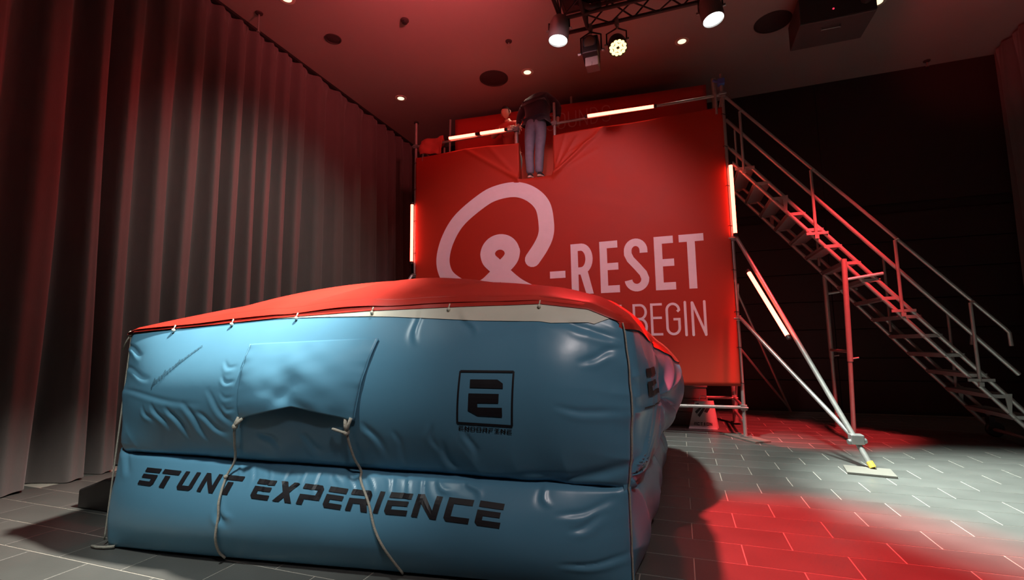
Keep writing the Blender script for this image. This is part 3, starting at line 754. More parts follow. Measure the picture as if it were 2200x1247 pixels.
# red cover: the dome, a short hem in front and at the left, a deep drape down the right flank
cov = MB()
NS, NT = 110, 80
cov.grid(lambda s, t_: tuple(dome(s, t_, .010)), NS, NT)
def drape(s): return interp(s, [0, .05, .2, .36, .42, .5, .62, .75, .9, 1], [.04, .05, .10, .08, .05, .10, .24, .28, .26, .1])
co = obj('top_cover', cov, M['redv'], air, smooth=True, fix=False)
# hems of the cover: narrow in front and at the left, a wider drape over the right flank
obj('cover_hem', MB().grid(lambda s, v: tuple(dome(s, .012, .010) if v == 0 else upper(0, s, 1-.014*v, .012)), NS*2, 3), M['redv'], co, smooth=True, fix=False)
obj('cover_drape', MB().grid(lambda s, v: tuple(dome(.988, s, .010) if v == 0 else upper(1, s, 1-drape(s)*v, .014)), NT*2, 12), M['redv'], co, smooth=True, fix=False)
obj('cover_hem', MB().grid(lambda s, v: tuple(dome(.012, 1-s, .010) if v == 0 else upper(3, s, 1-.03*v, .012)), NT, 3), M['redv'], co, smooth=True, fix=False)
# pale strip under the cover hem
def strip_th(s): return interp(s, [.33, .45, .6, .75, .88, .95, .975], [.0, .016, .045, .085, .10, .07, .0])
obj('pale_strip', MB().grid(lambda u, v: tuple(upper(0, .33+.645*u, .985-strip_th(.33+.645*u)*v, .006)), 130, 5), M['white'], air, smooth=True, fix=False)
# small knots lacing the cover to the wall
for s in (.125, .26, .40, .555, .70, .86):
    p = Vector(upper(0, s, .972, .018))
    obj('lacing_knot', MB().lathe([(.0001, -.012), (.010, -.007), (.013, 0), (.010, .007), (.0001, .012)], p, (1, .2, .3), 8).tube(p+Vector((0, 0, .006)), p+Vector((.004, .01, .035)), .004, 6), M['white'], air, smooth=True)
# black gusset at the top right corner
p = Vector(upper(0, .995, .985, .02))

# ---- printed lettering that follows the vinyl
def surf_print(name, quads, fn, m_, off=.006, cell=.02, sx=3.45, sz=.8):
    mb = MB()
    for q in quads:
        q = [Vector((p[0], p[1])) for p in q]
        if len(q) == 3: q = [q[0], q[1], q[2], q[2]]
        ds = max(abs((q[1]-q[0]).x)*sx, abs((q[1]-q[0]).y)*sz, abs((q[2]-q[3]).x)*sx, abs((q[2]-q[3]).y)*sz)
        dv = max(abs((q[3]-q[0]).x)*sx, abs((q[3]-q[0]).y)*sz, abs((q[2]-q[1]).x)*sx, abs((q[2]-q[1]).y)*sz)
        nu, nv = max(1, int(ds/cell+.5)), max(1, int(dv/cell+.5))
        def g(u, v, q=q):
            p_ = (q[0]*(1-u)+q[1]*u)*(1-v)+(q[3]*(1-u)+q[2]*u)*v
            return tuple(fn(p_.x, p_.y, off))
        mb.grid(g, nu, nv)
    return obj(name, mb, m_, air, fix=False)
low = lambda s, v, o: lower(0, s, v, o)
upp = lambda s, v, o: upper(0, s, v, o)
def r_(x0, y0, x1, y1): return [(x0, y0), (x1, y0), (x1, y1), (x0, y1)]
def ch_(x0, y0, x1, y1, c, cy, which):
    "rectangle with one cut corner"
    if which == 'bl': return [[(x0, y0+cy), (x0+c, y0), (x0+c, y1), (x0, y1)], r_(x0+c, y0, x1, y1)]
    if which == 'br': return [[(x1-c, y0), (x1, y0+cy), (x1, y1), (x1-c, y1)], r_(x0, y0, x1-c, y1)]
    if which == 'tr': return [[(x1-c, y0), (x1, y0), (x1, y1-cy), (x1-c, y1)], r_(x0, y0, x1-c, y1)]
    if which == 'tl': return [[(x0, y0), (x0+c, y0), (x0+c, y1), (x0, y1-cy)], r_(x0+c, y0, x1, y1)]
TG_ = {
 'E': [r_(.02, .76, 1, 1)] + ch_(0, 0, .27, .64, .12, .14, 'bl') + [r_(.27, .42, .93, .64), r_(.27, 0, 1, .24)],
 'S': [r_(.05, .76, 1, 1)] + [r_(.05, .42, .70, .64)] + [r_(.0, 0, .70, .24)] + ch_(.70, .0, 1, .64, .12, .14, 'br'),
 'T': [r_(0, .76, 1, 1), r_(.27, 0, .58, .66)],
 'U': ch_(0, 0, .27, 1, .12, .14, 'bl') + [r_(.27, 0, .73, .24)] + ch_(.73, 0, 1, 1, .12, .14, 'br'),
 'N': [r_(0, 0, .25, 1), r_(.75, 0, 1, 1), [(.25, 1), (.25, .62), (.75, 0), (.75, .38)]],
 'X': [[(0, 0), (.34, 0), (1, 1), (.68, 1)], [(.66, 0), (1, 0), (.34, 1), (0, 1)]],
 'P': [r_(0, .76, .73, 1)] + ch_(.73, .28, 1, 1, .12, .14, 'tr') + [r_(.0, .28, .73, .50), r_(0, 0, .28, .28)],
 'R': [r_(0, .76, .73, 1)] + ch_(.73, .36, 1, 1, .12, .14, 'tr') + [r_(.0, .36, .73, .60), r_(0, 0, .26, .36), [(.58, .36), (.74, 0), (1.04, 0), (.90, .36)]],
 'I': [r_(0, 0, 1, 1)],
 'C': ch_(0, 0, .27, 1, .12, .14, 'bl') + [r_(.27, .76, 1, 1), r_(.27, 0, 1, .24)],
 'O': [r_(0, 0, .2, 1), r_(.8, 0, 1, 1), r_(.2, 0, .8, .2), r_(.2, .8, .8, 1)],
 'D': [r_(0, 0, .2, 1), r_(.8, .1, 1, .9), r_(.2, 0, .85, .2), r_(.2, .8, .85, 1)],
 'F': [r_(0, .78, 1, 1), r_(0, 0, .25, .6), r_(.25, .40, .85, .6)],
 'Z': [r_(0, .78, 1, 1), r_(0, 0, 1, .22), r_(.38, .22, .62, .78)],
}
def vb(s): return interp(s, [.0934, .1306, .1867, .2331, .2763, .3147, .3454, .3826, .4297, .4788, .5229, .5707, .6011, .6413, .6930, .7463, .7964], [.708, .708, .704, .704, .698, .696, .687, .681, .672, .664, .651, .648, .646, .646, .634, .620, .602])
def hh(s): return interp(s, [.09, .345, .6, .8], [.156, .164, .180, .203])
WORD = [('S', 0.0934, 0.1306), ('T', 0.1372, 0.1765), ('U', 0.1867, 0.2201), ('N', 0.2331, 0.2676), ('T', 0.2763, 0.3147), ('E', 0.3454, 0.3826), ('X', 0.3917, 0.4297), ('P', 0.4385, 0.4788), ('E', 0.4881, 0.5229), ('R', 0.5318, 0.5707), ('I', 0.5826, 0.5915), ('E', 0.6011, 0.6413), ('N', 0.6499, 0.693), ('C', 0.704, 0.7463), ('E', 0.7556, 0.7964)]
for ch, s0, s1 in WORD:
    sl = .006
    qs = [[(s0+(s1-s0)*x+sl*(y-.1), vb(s0+(s1-s0)*x)+hh(s0)*y) for x, y in q] for q in TG_[ch]]
    surf_print('letter', qs, low, M['ink'], sz=.6)
# framed emblem with the small word below
def fr(a, b_, w_=.0030):
    a = Vector(a); b_ = Vector(b_); wv = w_*3.6
    if abs(a.x-b_.x) > abs(a.y-b_.y): return [(a.x, a.y-wv/2), (b_.x, b_.y-wv/2), (b_.x, b_.y+wv/2), (a.x, a.y+wv/2)]
    return [(a.x-w_/2, a.y), (a.x+w_/2, a.y), (b_.x+w_/2, b_.y), (b_.x-w_/2, b_.y)]
surf_print('emblem_frame', [fr((.7361, .623), (.8236, .621)), fr((.8193, .340), (.8236, .622)), fr((.7311, .3505), (.8200, .3405)), fr((.7311, .350), (.7361, .624))], upp, M['ink'])
qs = [[(.7531, .537), (.7990, .535), (.7975, .580), (.7532, .580)], [(.7990, .535), (.8067, .5344), (.8064, .560), (.7975, .580)]]
qs += [[(.7505, .460), (.7653, .459), (.7653, .507), (.7510, .507)], [(.7653, .4584), (.7992, .4588), (.8000, .5064), (.7653, .507)],
       [(.7496, .418), (.7653, .391), (.7653, .460), (.7505, .460)], [(.7653, .391), (.8044, .387), (.8046, .435), (.7653, .435)]]
surf_print('emblem_mark', qs, upp, M['ink'])
qs = []
for i, ch in enumerate('ENDORFZNE'):
    s0 = .7328+i*.00968; s1 = s0+.0079; y0 = .3123-.0125*i/8
    qs += [[(s0+(s1-s0)*x, y0+.022*y) for x, y in q] for q in TG_[ch]]
surf_print('emblem_word', qs, upp, M['ink'], off=.006)
# the same mark on the right flank
rfl = lambda s, v, o: upper(1, s, v, o)
surf_print('side_mark', [r_(.05, .66, .13, .71), r_(.05, .54, .07, .63), r_(.07, .60, .12, .63), r_(.07, .54, .13, .57)], rfl, M['ink'], sx=3.3, off=.008)
surf_print('side_mark', [r_(.03, .475, .15, .483)], rfl, M['ink'], sx=3.3, off=.008)
# faded handwriting slanting upwards, drawn as loose pen strokes
rh = random.Random(3); qs = []
def hw(a, b_, w_=.0016): 
    a = Vector(a); b_ = Vector(b_); d = (b_-a); n_ = Vector((-d.y*.23, d.x*1.0)); n_ = Vector((w_, w_*1.6))
    qs.append([a-n_/2, a+Vector((n_.x, -n_.y))/2, b_+n_/2, b_-Vector((n_.x, -n_.y))/2])
for i in range(17):
    t_ = i/16; s0 = .120+.088*t_; v0 = .562+.253*t_
    ht = .05*(1-.5*t_)*(1.5 if i in (0, 4, 9) else .8 if i % 2 else 1.0)
    hw((s0, v0-ht*.3), (s0+.006, v0+ht*.7)); hw((s0+.006, v0+ht*.7), (s0+.006+.003, v0+ht*.15), .0012); hw((s0+.001, v0), (s0+.007, v0+.02), .0012)
surf_print('handwriting', qs, upp, M['faint'], off=.006)

# ---- hanging flap on the front, tied down with two cords
def flap_fn(u, v):
    # u across, v from the bottom hem (0) to the stitched top (1)
    sb = .3259+(.5518-.3259)*u; st_ = .3280+(.5823-.3280)*u
    vbm = .337+.088*max(0, 1-abs(2*u-1.04))**.85; vt = .8128-.004*u
    s = sb+(st_-sb)*v; vv = vbm+(vt-vbm)*v
    e = math.sin(math.pi*u)**.7 if 0 < u < 1 else 0
    o = .012+.055*e*(1-v)**1.2+.03*e*math.sin(math.pi*v)
    o += .030*math.exp(-((u-.46)/.10)**2)*math.exp(-((v-.30)/.22)**2)*(-1)
    o += .010*(n2(u*9, v*6)-.5)*e + .012*math.exp(-min(u, 1-u)/.06)*(n2(v*11, u*3)-.5)
    o += .015*(n2(u*4+v*5, v*2+u*3)-.5)*e*(1-v)
    return tuple(upper(0, s, vv, o))
fl = obj('flap', MB().grid(flap_fn, 60, 50), M['blue'], air, smooth=True, fix=False)
sol = fl.modifiers.new('cloth', 'SOLIDIFY'); sol.thickness = .004; sol.offset = 1
for u in (0, 1):
    obj('flap_seam', MB().path([flap_fn(u, v/20) for v in range(21)], .006, 6), M['blue'], fl, smooth=True)
def cord(name, pts, r=.0075, m_='rope'):
    P = []
    for i in range(len(pts)-1):
        p0, p1, p2, p3 = [Vector(pts[max(0, min(len(pts)-1, i+k))]) for k in (-1, 0, 1, 2)]
        for k in range(6):
            t_ = k/6; P.append(.5*((2*p1)+(p2-p0)*t_+(2*p0-5*p1+4*p2-p3)*t_*t_+(3*p1-p0-3*p2+p3)*t_**3))
    P.append(Vector(pts[-1]))
    return obj(name, MB().path(P, r, 8), M[m_], air, smooth=True)
U = lambda s, v, o=.02: tuple(upper(0, s, v, o)); Lw = lambda s, v, o=.016: tuple(lower(0, s, v, o))
cord('tie_cord', [flap_fn(.02, 0), U(.3195, .287, .035), U(.308, .17, .03), U(.297, .05, .06), Lw(.284, .842), Lw(.288, .65), Lw(.2900, .50), Lw(.286, .3), Lw(.2806, .132), Lw(.284, .045)])
cord('tie_cord', [flap_fn(.97, 0), U(.5368, .268, .03), U(.539, .12, .04), U(.542, .03, .06), Lw(.548, .90), Lw(.5731, .728), Lw(.590, .52), Lw(.6064, .3235), Lw(.6226, .03)])
for u, s, v in ((.02, .3200, .290), (.96, .5375, .275)):
    a = Vector(flap_fn(u, .0)); b_ = Vector(U(s, v, .035))
    obj('cord_loop', MB().path([a+Vector((-.02, 0, .01)), (a+b_)/2+Vector((-.008, -.01, 0)), b_], .010, 8).path([a+Vector((.02, 0, .01)), (a+b_)/2+Vector((.010, -.01, 0)), b_], .010, 8), M['rope'], air, smooth=True)
    obj('cord_knot', MB().lathe([(.0001, -.022), (.014, -.014), (.018, 0), (.014, .014), (.0001, .022)], b_, (.2, .1, 1), 10), M['rope'], air, smooth=True)
cord('cord_tail', [U(.5368, .268, .035), U(.524, .288, .05), U(.5122, .294, .035)], .008)
k = Vector(Lw(.284, .85, .022)); obj('cord_knot', MB().lathe([(.0001, -.015), (.012, -.008), (.014, 0), (.010, .01), (.0001, .014)], k, (1, 0, .3), 8), M['rope'], air, smooth=True)
# corner ropes
def rope_line(a, b_, n=40, sag=.0): return [Vector(a).lerp(Vector(b_), i/n)+Vector((0, 0, -sag*math.sin(math.pi*i/n))) for i in range(n+1)]
tl = Vector(upper(0, 0, .985))+Vector((-.022, -.01, 0)); blc = Vector(lower(0, 0, .06))+Vector((-.02, -.03, 0))
obj('corner_rope', MB().path(rope_line(tl, blc), .0055, 6), M['rope'], air, smooth=True)
obj('corner_rope', MB().path([Vector(upper(0, .992, .985-.95*i/30, .018)) for i in range(31)]+[Vector(lower(0, .992, .93-.90*i/20, .016)) for i in range(21)], .0048, 6), M['rope'], air, smooth=True)
obj('corner_tie', MB().path([tl+Vector((.02, 0, .02)), tl+Vector((-.03, -.01, -.05)), tl+Vector((-.07, -.01, -.12))], .006, 6).lathe([(.0001, -.02), (.02, -.01), (.022, 0), (.016, .012), (.0001, .02)], tl, (1, 0, .5), 10), M['rope'], air, smooth=True)
obj('floor_tie', MB().path([(-3.84, 2.23, .012), (-3.78, 2.225, .014), (-3.72, 2.235, .016), (-3.66, 2.26, .02)], .009, 8), M['rope'], air, smooth=True)

# low black box behind the airbag at the left (air blower case)
bk = thing('blower_box', 'low black box on the floor behind the left corner of the airbag', 'box', (-4.45, 3.0, 0))
obj('case', MB().prism([(-4.92, 2.72, 0), (-4.16, 2.72, 0), (-4.16, 2.72, .26), (-4.60, 2.72, .26), (-4.92, 2.72, .15)], (0, 0, 0.001), (0, .5, .001)), M['blackp'], bk, bevel=.015)
obj('duct', MB().tube((-4.17, 2.97, .14), (-4.0, 3.0, .15), .10, 16), M['blackp'], bk, smooth='auto')
obj('case_handle', MB().path([(-4.5, 2.97, .255), (-4.5, 2.97, .285), (-4.3, 2.97, .285), (-4.3, 2.97, .255)], .010, 6), M['black'], bk)

# ================================================================== THINGS UNDER THE TOWER
sb_ = thing('shopping_bag', 'white shopping bag with black print standing under the tower', 'bag', (.28, 8.05, 0))
bgm = MB()
bx = lambda x, z, y: (x, y, z)
B0 = [(.06, 7.98, .004), (.47, 7.98, .004), (.50, 8.16, .004), (.09, 8.16, .004)]
B1 = [(.165, 8.03, .41), (.405, 8.03, .425), (.445, 8.12, .42), (.20, 8.12, .415)]
bgm.add(B0+B1, [(0, 1, 5, 4), (1, 2, 6, 5), (2, 3, 7, 6), (3, 0, 4, 7), (3, 2, 1, 0)])
bgo = obj('bag_body', bgm, M['bag'], sb_)
bgo.modifiers.new('paper', 'SOLIDIFY').thickness = .004
obj('bag_handle', MB().path([(.23, 8.04, .42), (.25, 8.03, .50), (.33, 8.03, .50), (.345, 8.04, .42)], .006, 6), M['bag'], sb_)
def bagp(x, z):  # 0..1 on the front face
    a = Vector(B0[0]).lerp(Vector(B0[1]), x); b_ = Vector(B1[0]).lerp(Vector(B1[1]), x); return a.lerp(b_, z)+Vector((0, -.006, 0))
def bagprint(name, qs):
    mb = MB()
    for q in qs: mb.add([bagp(*p_) for p_ in q], [tuple(range(len(q)))])
    obj(name, mb, M['bagink'], sb_, fix=False)
bagprint('bag_mark', [[(.12, .62), (.22, .55), (.50, .80), (.42, .84)], [(.26, .50), (.36, .42), (.66, .78), (.56, .82)], [(.55, .62), (.70, .58), (.86, .74), (.72, .82)], [(.10, .86), (.30, .90), (.24, .95), (.06, .92)]])
qs = []
AL = {'A': [r_(0, 0, .22, .8), r_(.78, 0, 1, .8), r_(0, .8, 1, 1), r_(.22, .35, .78, .55)], 'C': TG_['C'], 'T': [r_(0, .8, 1, 1), r_(.38, 0, .62, .8)], 'I': [r_(.3, 0, .7, 1)], 'O': TG_['O'], 'N': TG_['N']}
for i, ch in enumerate('ACTION'):
    x0 = .16+i*.118
    qs += [[(x0+.095*x, .13+.11*y) for x, y in q] for q in AL[ch]]
bagprint('bag_word', qs)
# grey crates stacked behind it
for i in range(3):
    cx, cz = (.02, .12+.005, ), None
    z = .002+i*.215
    ct = thing('crate', ['dark grey crate under the tower, lowest of its stack of three', 'dark grey crate under the tower, middle of its stack of three', 'dark grey crate under the tower, topmost of its stack of three'][i], 'crate', (.02, 8.40, z), 'stacked crates under the tower')
    x0, x1, y0, y1 = -.40, .36, 8.26, 8.55
    mb = MB().box(((x0+x1)/2, (y0+y1)/2, z+.012), (x1-x0-.04, y1-y0-.04, .02))
    for (cx_, cy_, dx, dy) in (((x0+x1)/2, y0+.012, x1-x0-.02, .014), ((x0+x1)/2, y1-.012, x1-x0-.02, .014), (x0+.012, (y0+y1)/2, .014, y1-y0-.02), (x1-.012, (y0+y1)/2, .014, y1-y0-.02)):
        mb.box((cx_, cy_, z+.105), (dx, dy, .20))
    obj('crate_body', mb, M['crate'], ct)
    obj('crate_rim', MB().box(((x0+x1)/2, y0, z+.195), (x1-x0+.02, .02, .03)).box(((x0+x1)/2, y1, z+.195), (x1-x0+.02, .02, .03)).box((x0, (y0+y1)/2, z+.195), (.02, y1-y0, .03)).box((x1, (y0+y1)/2, z+.195), (.02, y1-y0, .03)), M['crate'], ct)

# ================================================================== PEOPLE
def skin_mesh(name, nodes, edges, m_, parent, sub=2, root=0, tweak=None):
    """nodes: (xyz, rx, ry)"""
    me = bpy.data.meshes.new(name); me.from_pydata([n_[0] for n_ in nodes], edges, []); me.update()
    o = bpy.data.objects.new(name, me); COL.objects.link(o)
    sk = o.modifiers.new('skin', 'SKIN'); sk.use_smooth_shade = True
    for i, n_ in enumerate(nodes):
        d = me.skin_vertices[0].data[i]; d.radius = (n_[1], n_[2] if len(n_) > 2 else n_[1]); d.use_root = (i == root)
    s_ = o.modifiers.new('sub', 'SUBSURF'); s_.levels = sub; s_.render_levels = sub
    dg = bpy.context.evaluated_depsgraph_get(); dg.update()
    ev = o.evaluated_get(dg); nm = bpy.data.meshes.new_from_object(ev)
    o.modifiers.clear(); o.data = nm; nm.name = name
    nm.materials.clear(); nm.materials.append(m_)
    nm.polygons.foreach_set('use_smooth', [True]*len(nm.polygons))
    if tweak:
        for v in nm.vertices: v.co = Vector(tweak(v.co))
        nm.update()
    set_parent(o, parent); return o
def chain(nodes, edges, pts, start=None):
    i0 = len(nodes); prev = start
    for p_ in pts:
        nodes.append(p_); i = len(nodes)-1
        if prev is not None: edges.append((prev, i))
        prev = i
    return prev
def head_mesh(name, c, yaw, pitch, m_, parent, s=1.0):
    """head with brow, eye sockets, nose, lips, chin and ears, facing +Y before rotation"""
    mb = MB(); RM = Matrix.Rotation(yaw, 3, 'Z') @ Matrix.Rotation(pitch, 3, 'X'); c = Vector(c)
    def fn(u, v):
        th = 2*math.pi*u; ph = math.pi*v
        x, y, z = math.sin(ph)*math.sin(th), math.sin(ph)*math.cos(th), -math.cos(ph)
        p_ = Vector((.074*x, .094*y, .115*z))
        if z < 0: p_.x *= 1-.28*z*z; p_.y *= 1-.10*z*z
        if z < -.2 and y < 0: p_.y *= 1-.35*min(1, (-.2-z))
        f = max(0, y)
        p_.y += .022*f**3*math.exp(-(x/.16)**2)*math.exp(-((z+.16)/.17)**2)      # nose
        for sx in (-.36, .36): p_.y -= .012*f**2*math.exp(-((x-sx)/.17)**2)*math.exp(-((z-.06)/.10)**2)
        p_.y += .007*f*math.exp(-((z-.22)/.09)**2)                                 # brow
        p_.y += .008*f**2*math.exp(-(x/.30)**2)*math.exp(-((z+.46)/.05)**2)+.007*f**2*math.exp(-(x/.30)**2)*math.exp(-((z+.56)/.05)**2)
        p_.y += .014*f**2*math.exp(-(x/.30)**2)*math.exp(-((z+.85)/.16)**2)
        return tuple(c + RM @ (p_*s))
    mb.grid(fn, 40, 28)
    for sx in (-1, 1):
        mb.path([tuple(c+RM @ (Vector((sx*.074, -.008, .03))*s)), tuple(c+RM @ (Vector((sx*.088, -.020, .02))*s)), tuple(c+RM @ (Vector((sx*.088, -.018, -.015))*s)), tuple(c+RM @ (Vector((sx*.075, -.004, -.04))*s))], .012*s, 8)
        e = c+RM @ (Vector((sx*.029, .079, .006))*s)
    o = obj(name, mb, m_, parent, smooth=True)
    return o, RM
def hair_cap(c, RM, parent, s=1.0, cut=-.15):
    def fn(u, v):
        th = 2*math.pi*u; ph = math.pi*(.02+.98*v)*.62
        x, y, z = math.sin(ph)*math.sin(th), math.sin(ph)*math.cos(th), math.cos(ph)
        k = 1.06+.02*math.sin(th*13)*math.sin(ph*9)
        zz = z*.120; lim = .045 if y > .25 else cut*.4
        return tuple(Vector(c)+RM @ (Vector((.078*x*k, .097*y*k-.006, max(zz, lim if y > .25 else -.06)))*s))
    return obj('hair', MB().grid(fn, 36, 14), M['hair'], parent, smooth=True)
def hand_nodes(w_, d, side, up, nodes, edges, start, curl=1.0, s=1.0):
    """palm + five bent fingers; w_ wrist, d direction of the hand, side towards the thumb, up the back of the hand"""
    w_ = Vector(w_); d = Vector(d).normalized(); sd = Vector(side); sd = (sd-d*sd.dot(d)).normalized(); u = sd.cross(d)*1.0
    if u.dot(Vector(up)) < 0: u = -u
    pa = w_+d*.045*s; pb = w_+d*.085*s
    a = chain(nodes, edges, [(tuple(pa), .030*s, .017*s), (tuple(pb), .033*s, .015*s)], start)
    for k, (o_, ln) in enumerate(((.026, .070), (.009, .080), (-.009, .074), (-.025, .058))):
        b0 = pb+sd*o_*s+d*.006*s
        p1 = b0+d*ln*.42*s-u*.010*curl*s; p2 = p1+(d*.55-u*.85*curl).normalized()*ln*.34*s; p3 = p2+(d*-.25-u*.9*curl).normalized()*ln*.28*s
        chain(nodes, edges, [(tuple(b0), .0095*s), (tuple(p1), .009*s), (tuple(p2), .0085*s), (tuple(p3), .0075*s)], a)
    t0 = pa+sd*.026*s; t1 = t0+(sd*.6+d*.55-u*.3).normalized()*.036*s; t2 = t1+(d*.6-u*.9*curl).normalized()*.030*s
    chain(nodes, edges, [(tuple(t0), .012*s), (tuple(t1), .011*s), (tuple(t2), .009*s)], a-1)

# the jumper, back to us, head bowed, hands on the rail ends
ZD = 4.142
pe = thing('person', 'person in dark sweater and blue jeans seen from behind on the tower edge', 'person', (-2.15, 7.47, ZD))
hipL, hipR = (-2.245, 7.45, 5.02), (-2.055, 7.45, 5.02)
kneL, kneR = (-2.265, 7.43, 4.62), (-2.085, 7.45, 4.62)
ankL, ankR = (-2.255, 7.43, 4.235), (-2.105, 7.43, 4.235)
N_, E_ = [], []
N_.append(((-2.15, 7.46, 5.06), .115, .09))
chain(N_, E_, [((-2.15, 7.47, 5.20), .11, .08), ((-2.145, 7.52, 5.36), .12, .08), ((-2.14, 7.57, 5.50), .12, .075), ((-2.13, 7.61, 5.60), .08, .06), ((-2.13, 7.66, 5.655), .056), ((-2.13, 7.74, 5.68), .056)], 0)
chain(N_, E_, [(hipL, .095), ((-2.255, 7.44, 4.84), .082), (kneL, .060), ((-2.265, 7.42, 4.48), .055), (ankL, .040), ((-2.255, 7.44, 4.19), .036), ((-2.262, 7.53, 4.175), .034)], 0)
chain(N_, E_, [(hipR, .095), ((-2.07, 7.45, 4.84), .082), (kneR, .060), ((-2.09, 7.43, 4.48), .055), (ankR, .040), ((-2.10, 7.44, 4.19), .036), ((-2.05, 7.53, 4.175), .034)], 0)
shL, elL, wrL = (-2.355, 7.56, 5.555), (-2.475, 7.56, 5.33), (-2.475, 7.47, 5.13)
shR, elR, wrR = (-1.915, 7.56, 5.585), (-1.775, 7.57, 5.40), (-1.77, 7.49, 5.155)
l = chain(N_, E_, [(shL, .066), ((-2.43, 7.565, 5.44), .050), (elL, .044), ((-2.478, 7.52, 5.22), .038), (wrL, .027)], 3)
hand_nodes(wrL, (.02, -.25, -1), (1, .1, 0), (0, -1, .3), N_, E_, l)
l = chain(N_, E_, [(shR, .066), ((-1.835, 7.57, 5.49), .050), (elR, .044), ((-1.772, 7.535, 5.27), .038), (wrR, .027)], 3)
hand_nodes(wrR, (-.02, -.25, -1), (-1, .1, 0), (0, -1, .3), N_, E_, l)
body = skin_mesh('body', N_, E_, M['skin'], pe, 2)
ho, RM = head_mesh('head', (-2.13, 7.80, 5.715), R(-2), R(-48), M['skin'], pe)
hair_cap((-2.13, 7.80, 5.715), RM, pe)
# sweater: the torso and both sleeves, hem loose over the waist
N_, E_ = [], []
N_.append(((-2.15, 7.475, 5.30), .235, .17))
chain(N_, E_, [((-2.148, 7.485, 5.21), .225, .165)], 0)
chain(N_, E_, [((-2.14, 7.51, 5.40), .25, .175), ((-2.135, 7.555, 5.52), .26, .17), ((-2.115, 7.60, 5.62), .20, .14), ((-2.12, 7.65, 5.67), .090)], 0)
chain(N_, E_, [((-2.33, 7.56, 5.555), .105), ((-2.405, 7.565, 5.46), .088), (elL, .066), ((-2.48, 7.52, 5.22), .055), ((-2.478, 7.475, 5.145), .042)], 3)
chain(N_, E_, [((-1.945, 7.56, 5.585), .105), ((-1.86, 7.57, 5.50), .088), (elR, .066), ((-1.770, 7.535, 5.27), .055), ((-1.77, 7.495, 5.17), .042)], 3)
def sw(p): 
    x, y, z = p; a = .010*(n2(x*9, z*7)-.5)+.006*(n2(z*24, x*6)-.5); return (x+a, y-a*1.5, z+a*.4)
skin_mesh('sweater', N_, E_, M['knit'], pe, 3, tweak=sw)
# jeans
N_, E_ = [], []
N_.append(((-2.155, 7.465, 5.10), .185, .135))
chain(N_, E_, [((-2.155, 7.475, 5.26), .170, .122)], 0); 
chain(N_, E_, [((-2.240, 7.45, 5.00), .126, .124), ((-2.258, 7.44, 4.84), .102), ((-2.266, 7.43, 4.64), .084), ((-2.266, 7.42, 4.48), .081), ((-2.258, 7.425, 4.30), .074), ((-2.256, 7.43, 4.205), .074)], 0)
chain(N_, E_, [((-2.062, 7.45, 5.00), .126, .124), ((-2.072, 7.45, 4.84), .102), ((-2.088, 7.45, 4.64), .084), ((-2.092, 7.43, 4.48), .081), ((-2.10, 7.425, 4.30), .074), ((-2.10, 7.43, 4.205), .074)], 0)
def je(p):
    x, y, z = p
    cr = .030*math.exp(-((x+2.15)/.022)**2)*math.exp(-((z-5.02)/.12)**2) if y < 7.45 else 0
    wv = .010*(n2(z*16, x*5)-.5)*(1.6 if z < 4.45 or abs(z-4.66) < .10 else .8)
    yo = -.035*math.exp(-((z-5.04)/.10)**2)*(math.exp(-((x+2.225)/.07)**2)+math.exp(-((x+2.075)/.07)**2)) if y < 7.45 else 0
    return (x+wv*.5, y+cr-wv+yo, z)
skin_mesh('jeans', N_, E_, M['jeans'], pe, 3, tweak=je)
obj('back_pocket', MB().grid(lambda u, v: (-2.275+.10*u, 7.298+.012*math.sin(math.pi*u)*-1+.03*abs(v-.4), 4.98+.11*v), 6, 6), M['jeans'], pe, smooth=True, fix=False) if False else None
# shoes: dark uppers with pale soles, heels over the edge
for x, dx in ((-2.258, -.01), (-2.095, .045)):
    def sho(u, v, x=x, dx=dx):
        t_ = v; y = 7.375+.255*t_; w_ = .036+.012*math.sin(math.pi*min(1, t_*1.15))+.006*math.sin(math.pi*t_*2); w_ *= 1 if 0 < t_ < 1 else .2
        h_ = .082*(1-.55*t_**1.2) if t_ > 0 else .05
        if t_ in (0, 1): h_ *= .5
        a = 2*math.pi*u; cx = x+dx*t_
        return (cx+w_*math.cos(a), y, ZD+.028+max(-.006, (h_-.02)*math.sin(a)))
    obj('shoe', MB().grid(sho, 18, 14), M['shoe'], pe, smooth=True)
    mb = MB(); prof = []
    for k in range(28):
        a = 2*math.pi*k/28; yy = .5-.5*math.cos(a); sgn = 1 if math.sin(a) >= 0 else -1
        w_ = (.040+.010*math.sin(math.pi*yy)+.006*math.sin(2*math.pi*yy*.9))*abs(math.sin(a))**.45
        prof.append((x+dx*yy+sgn*w_, 7.365+.268*yy, ZD))
    mb.prism(prof, (0, 0, .001), (0, 0, .026)); obj('sole', mb, M['sole'], pe, smooth='auto')

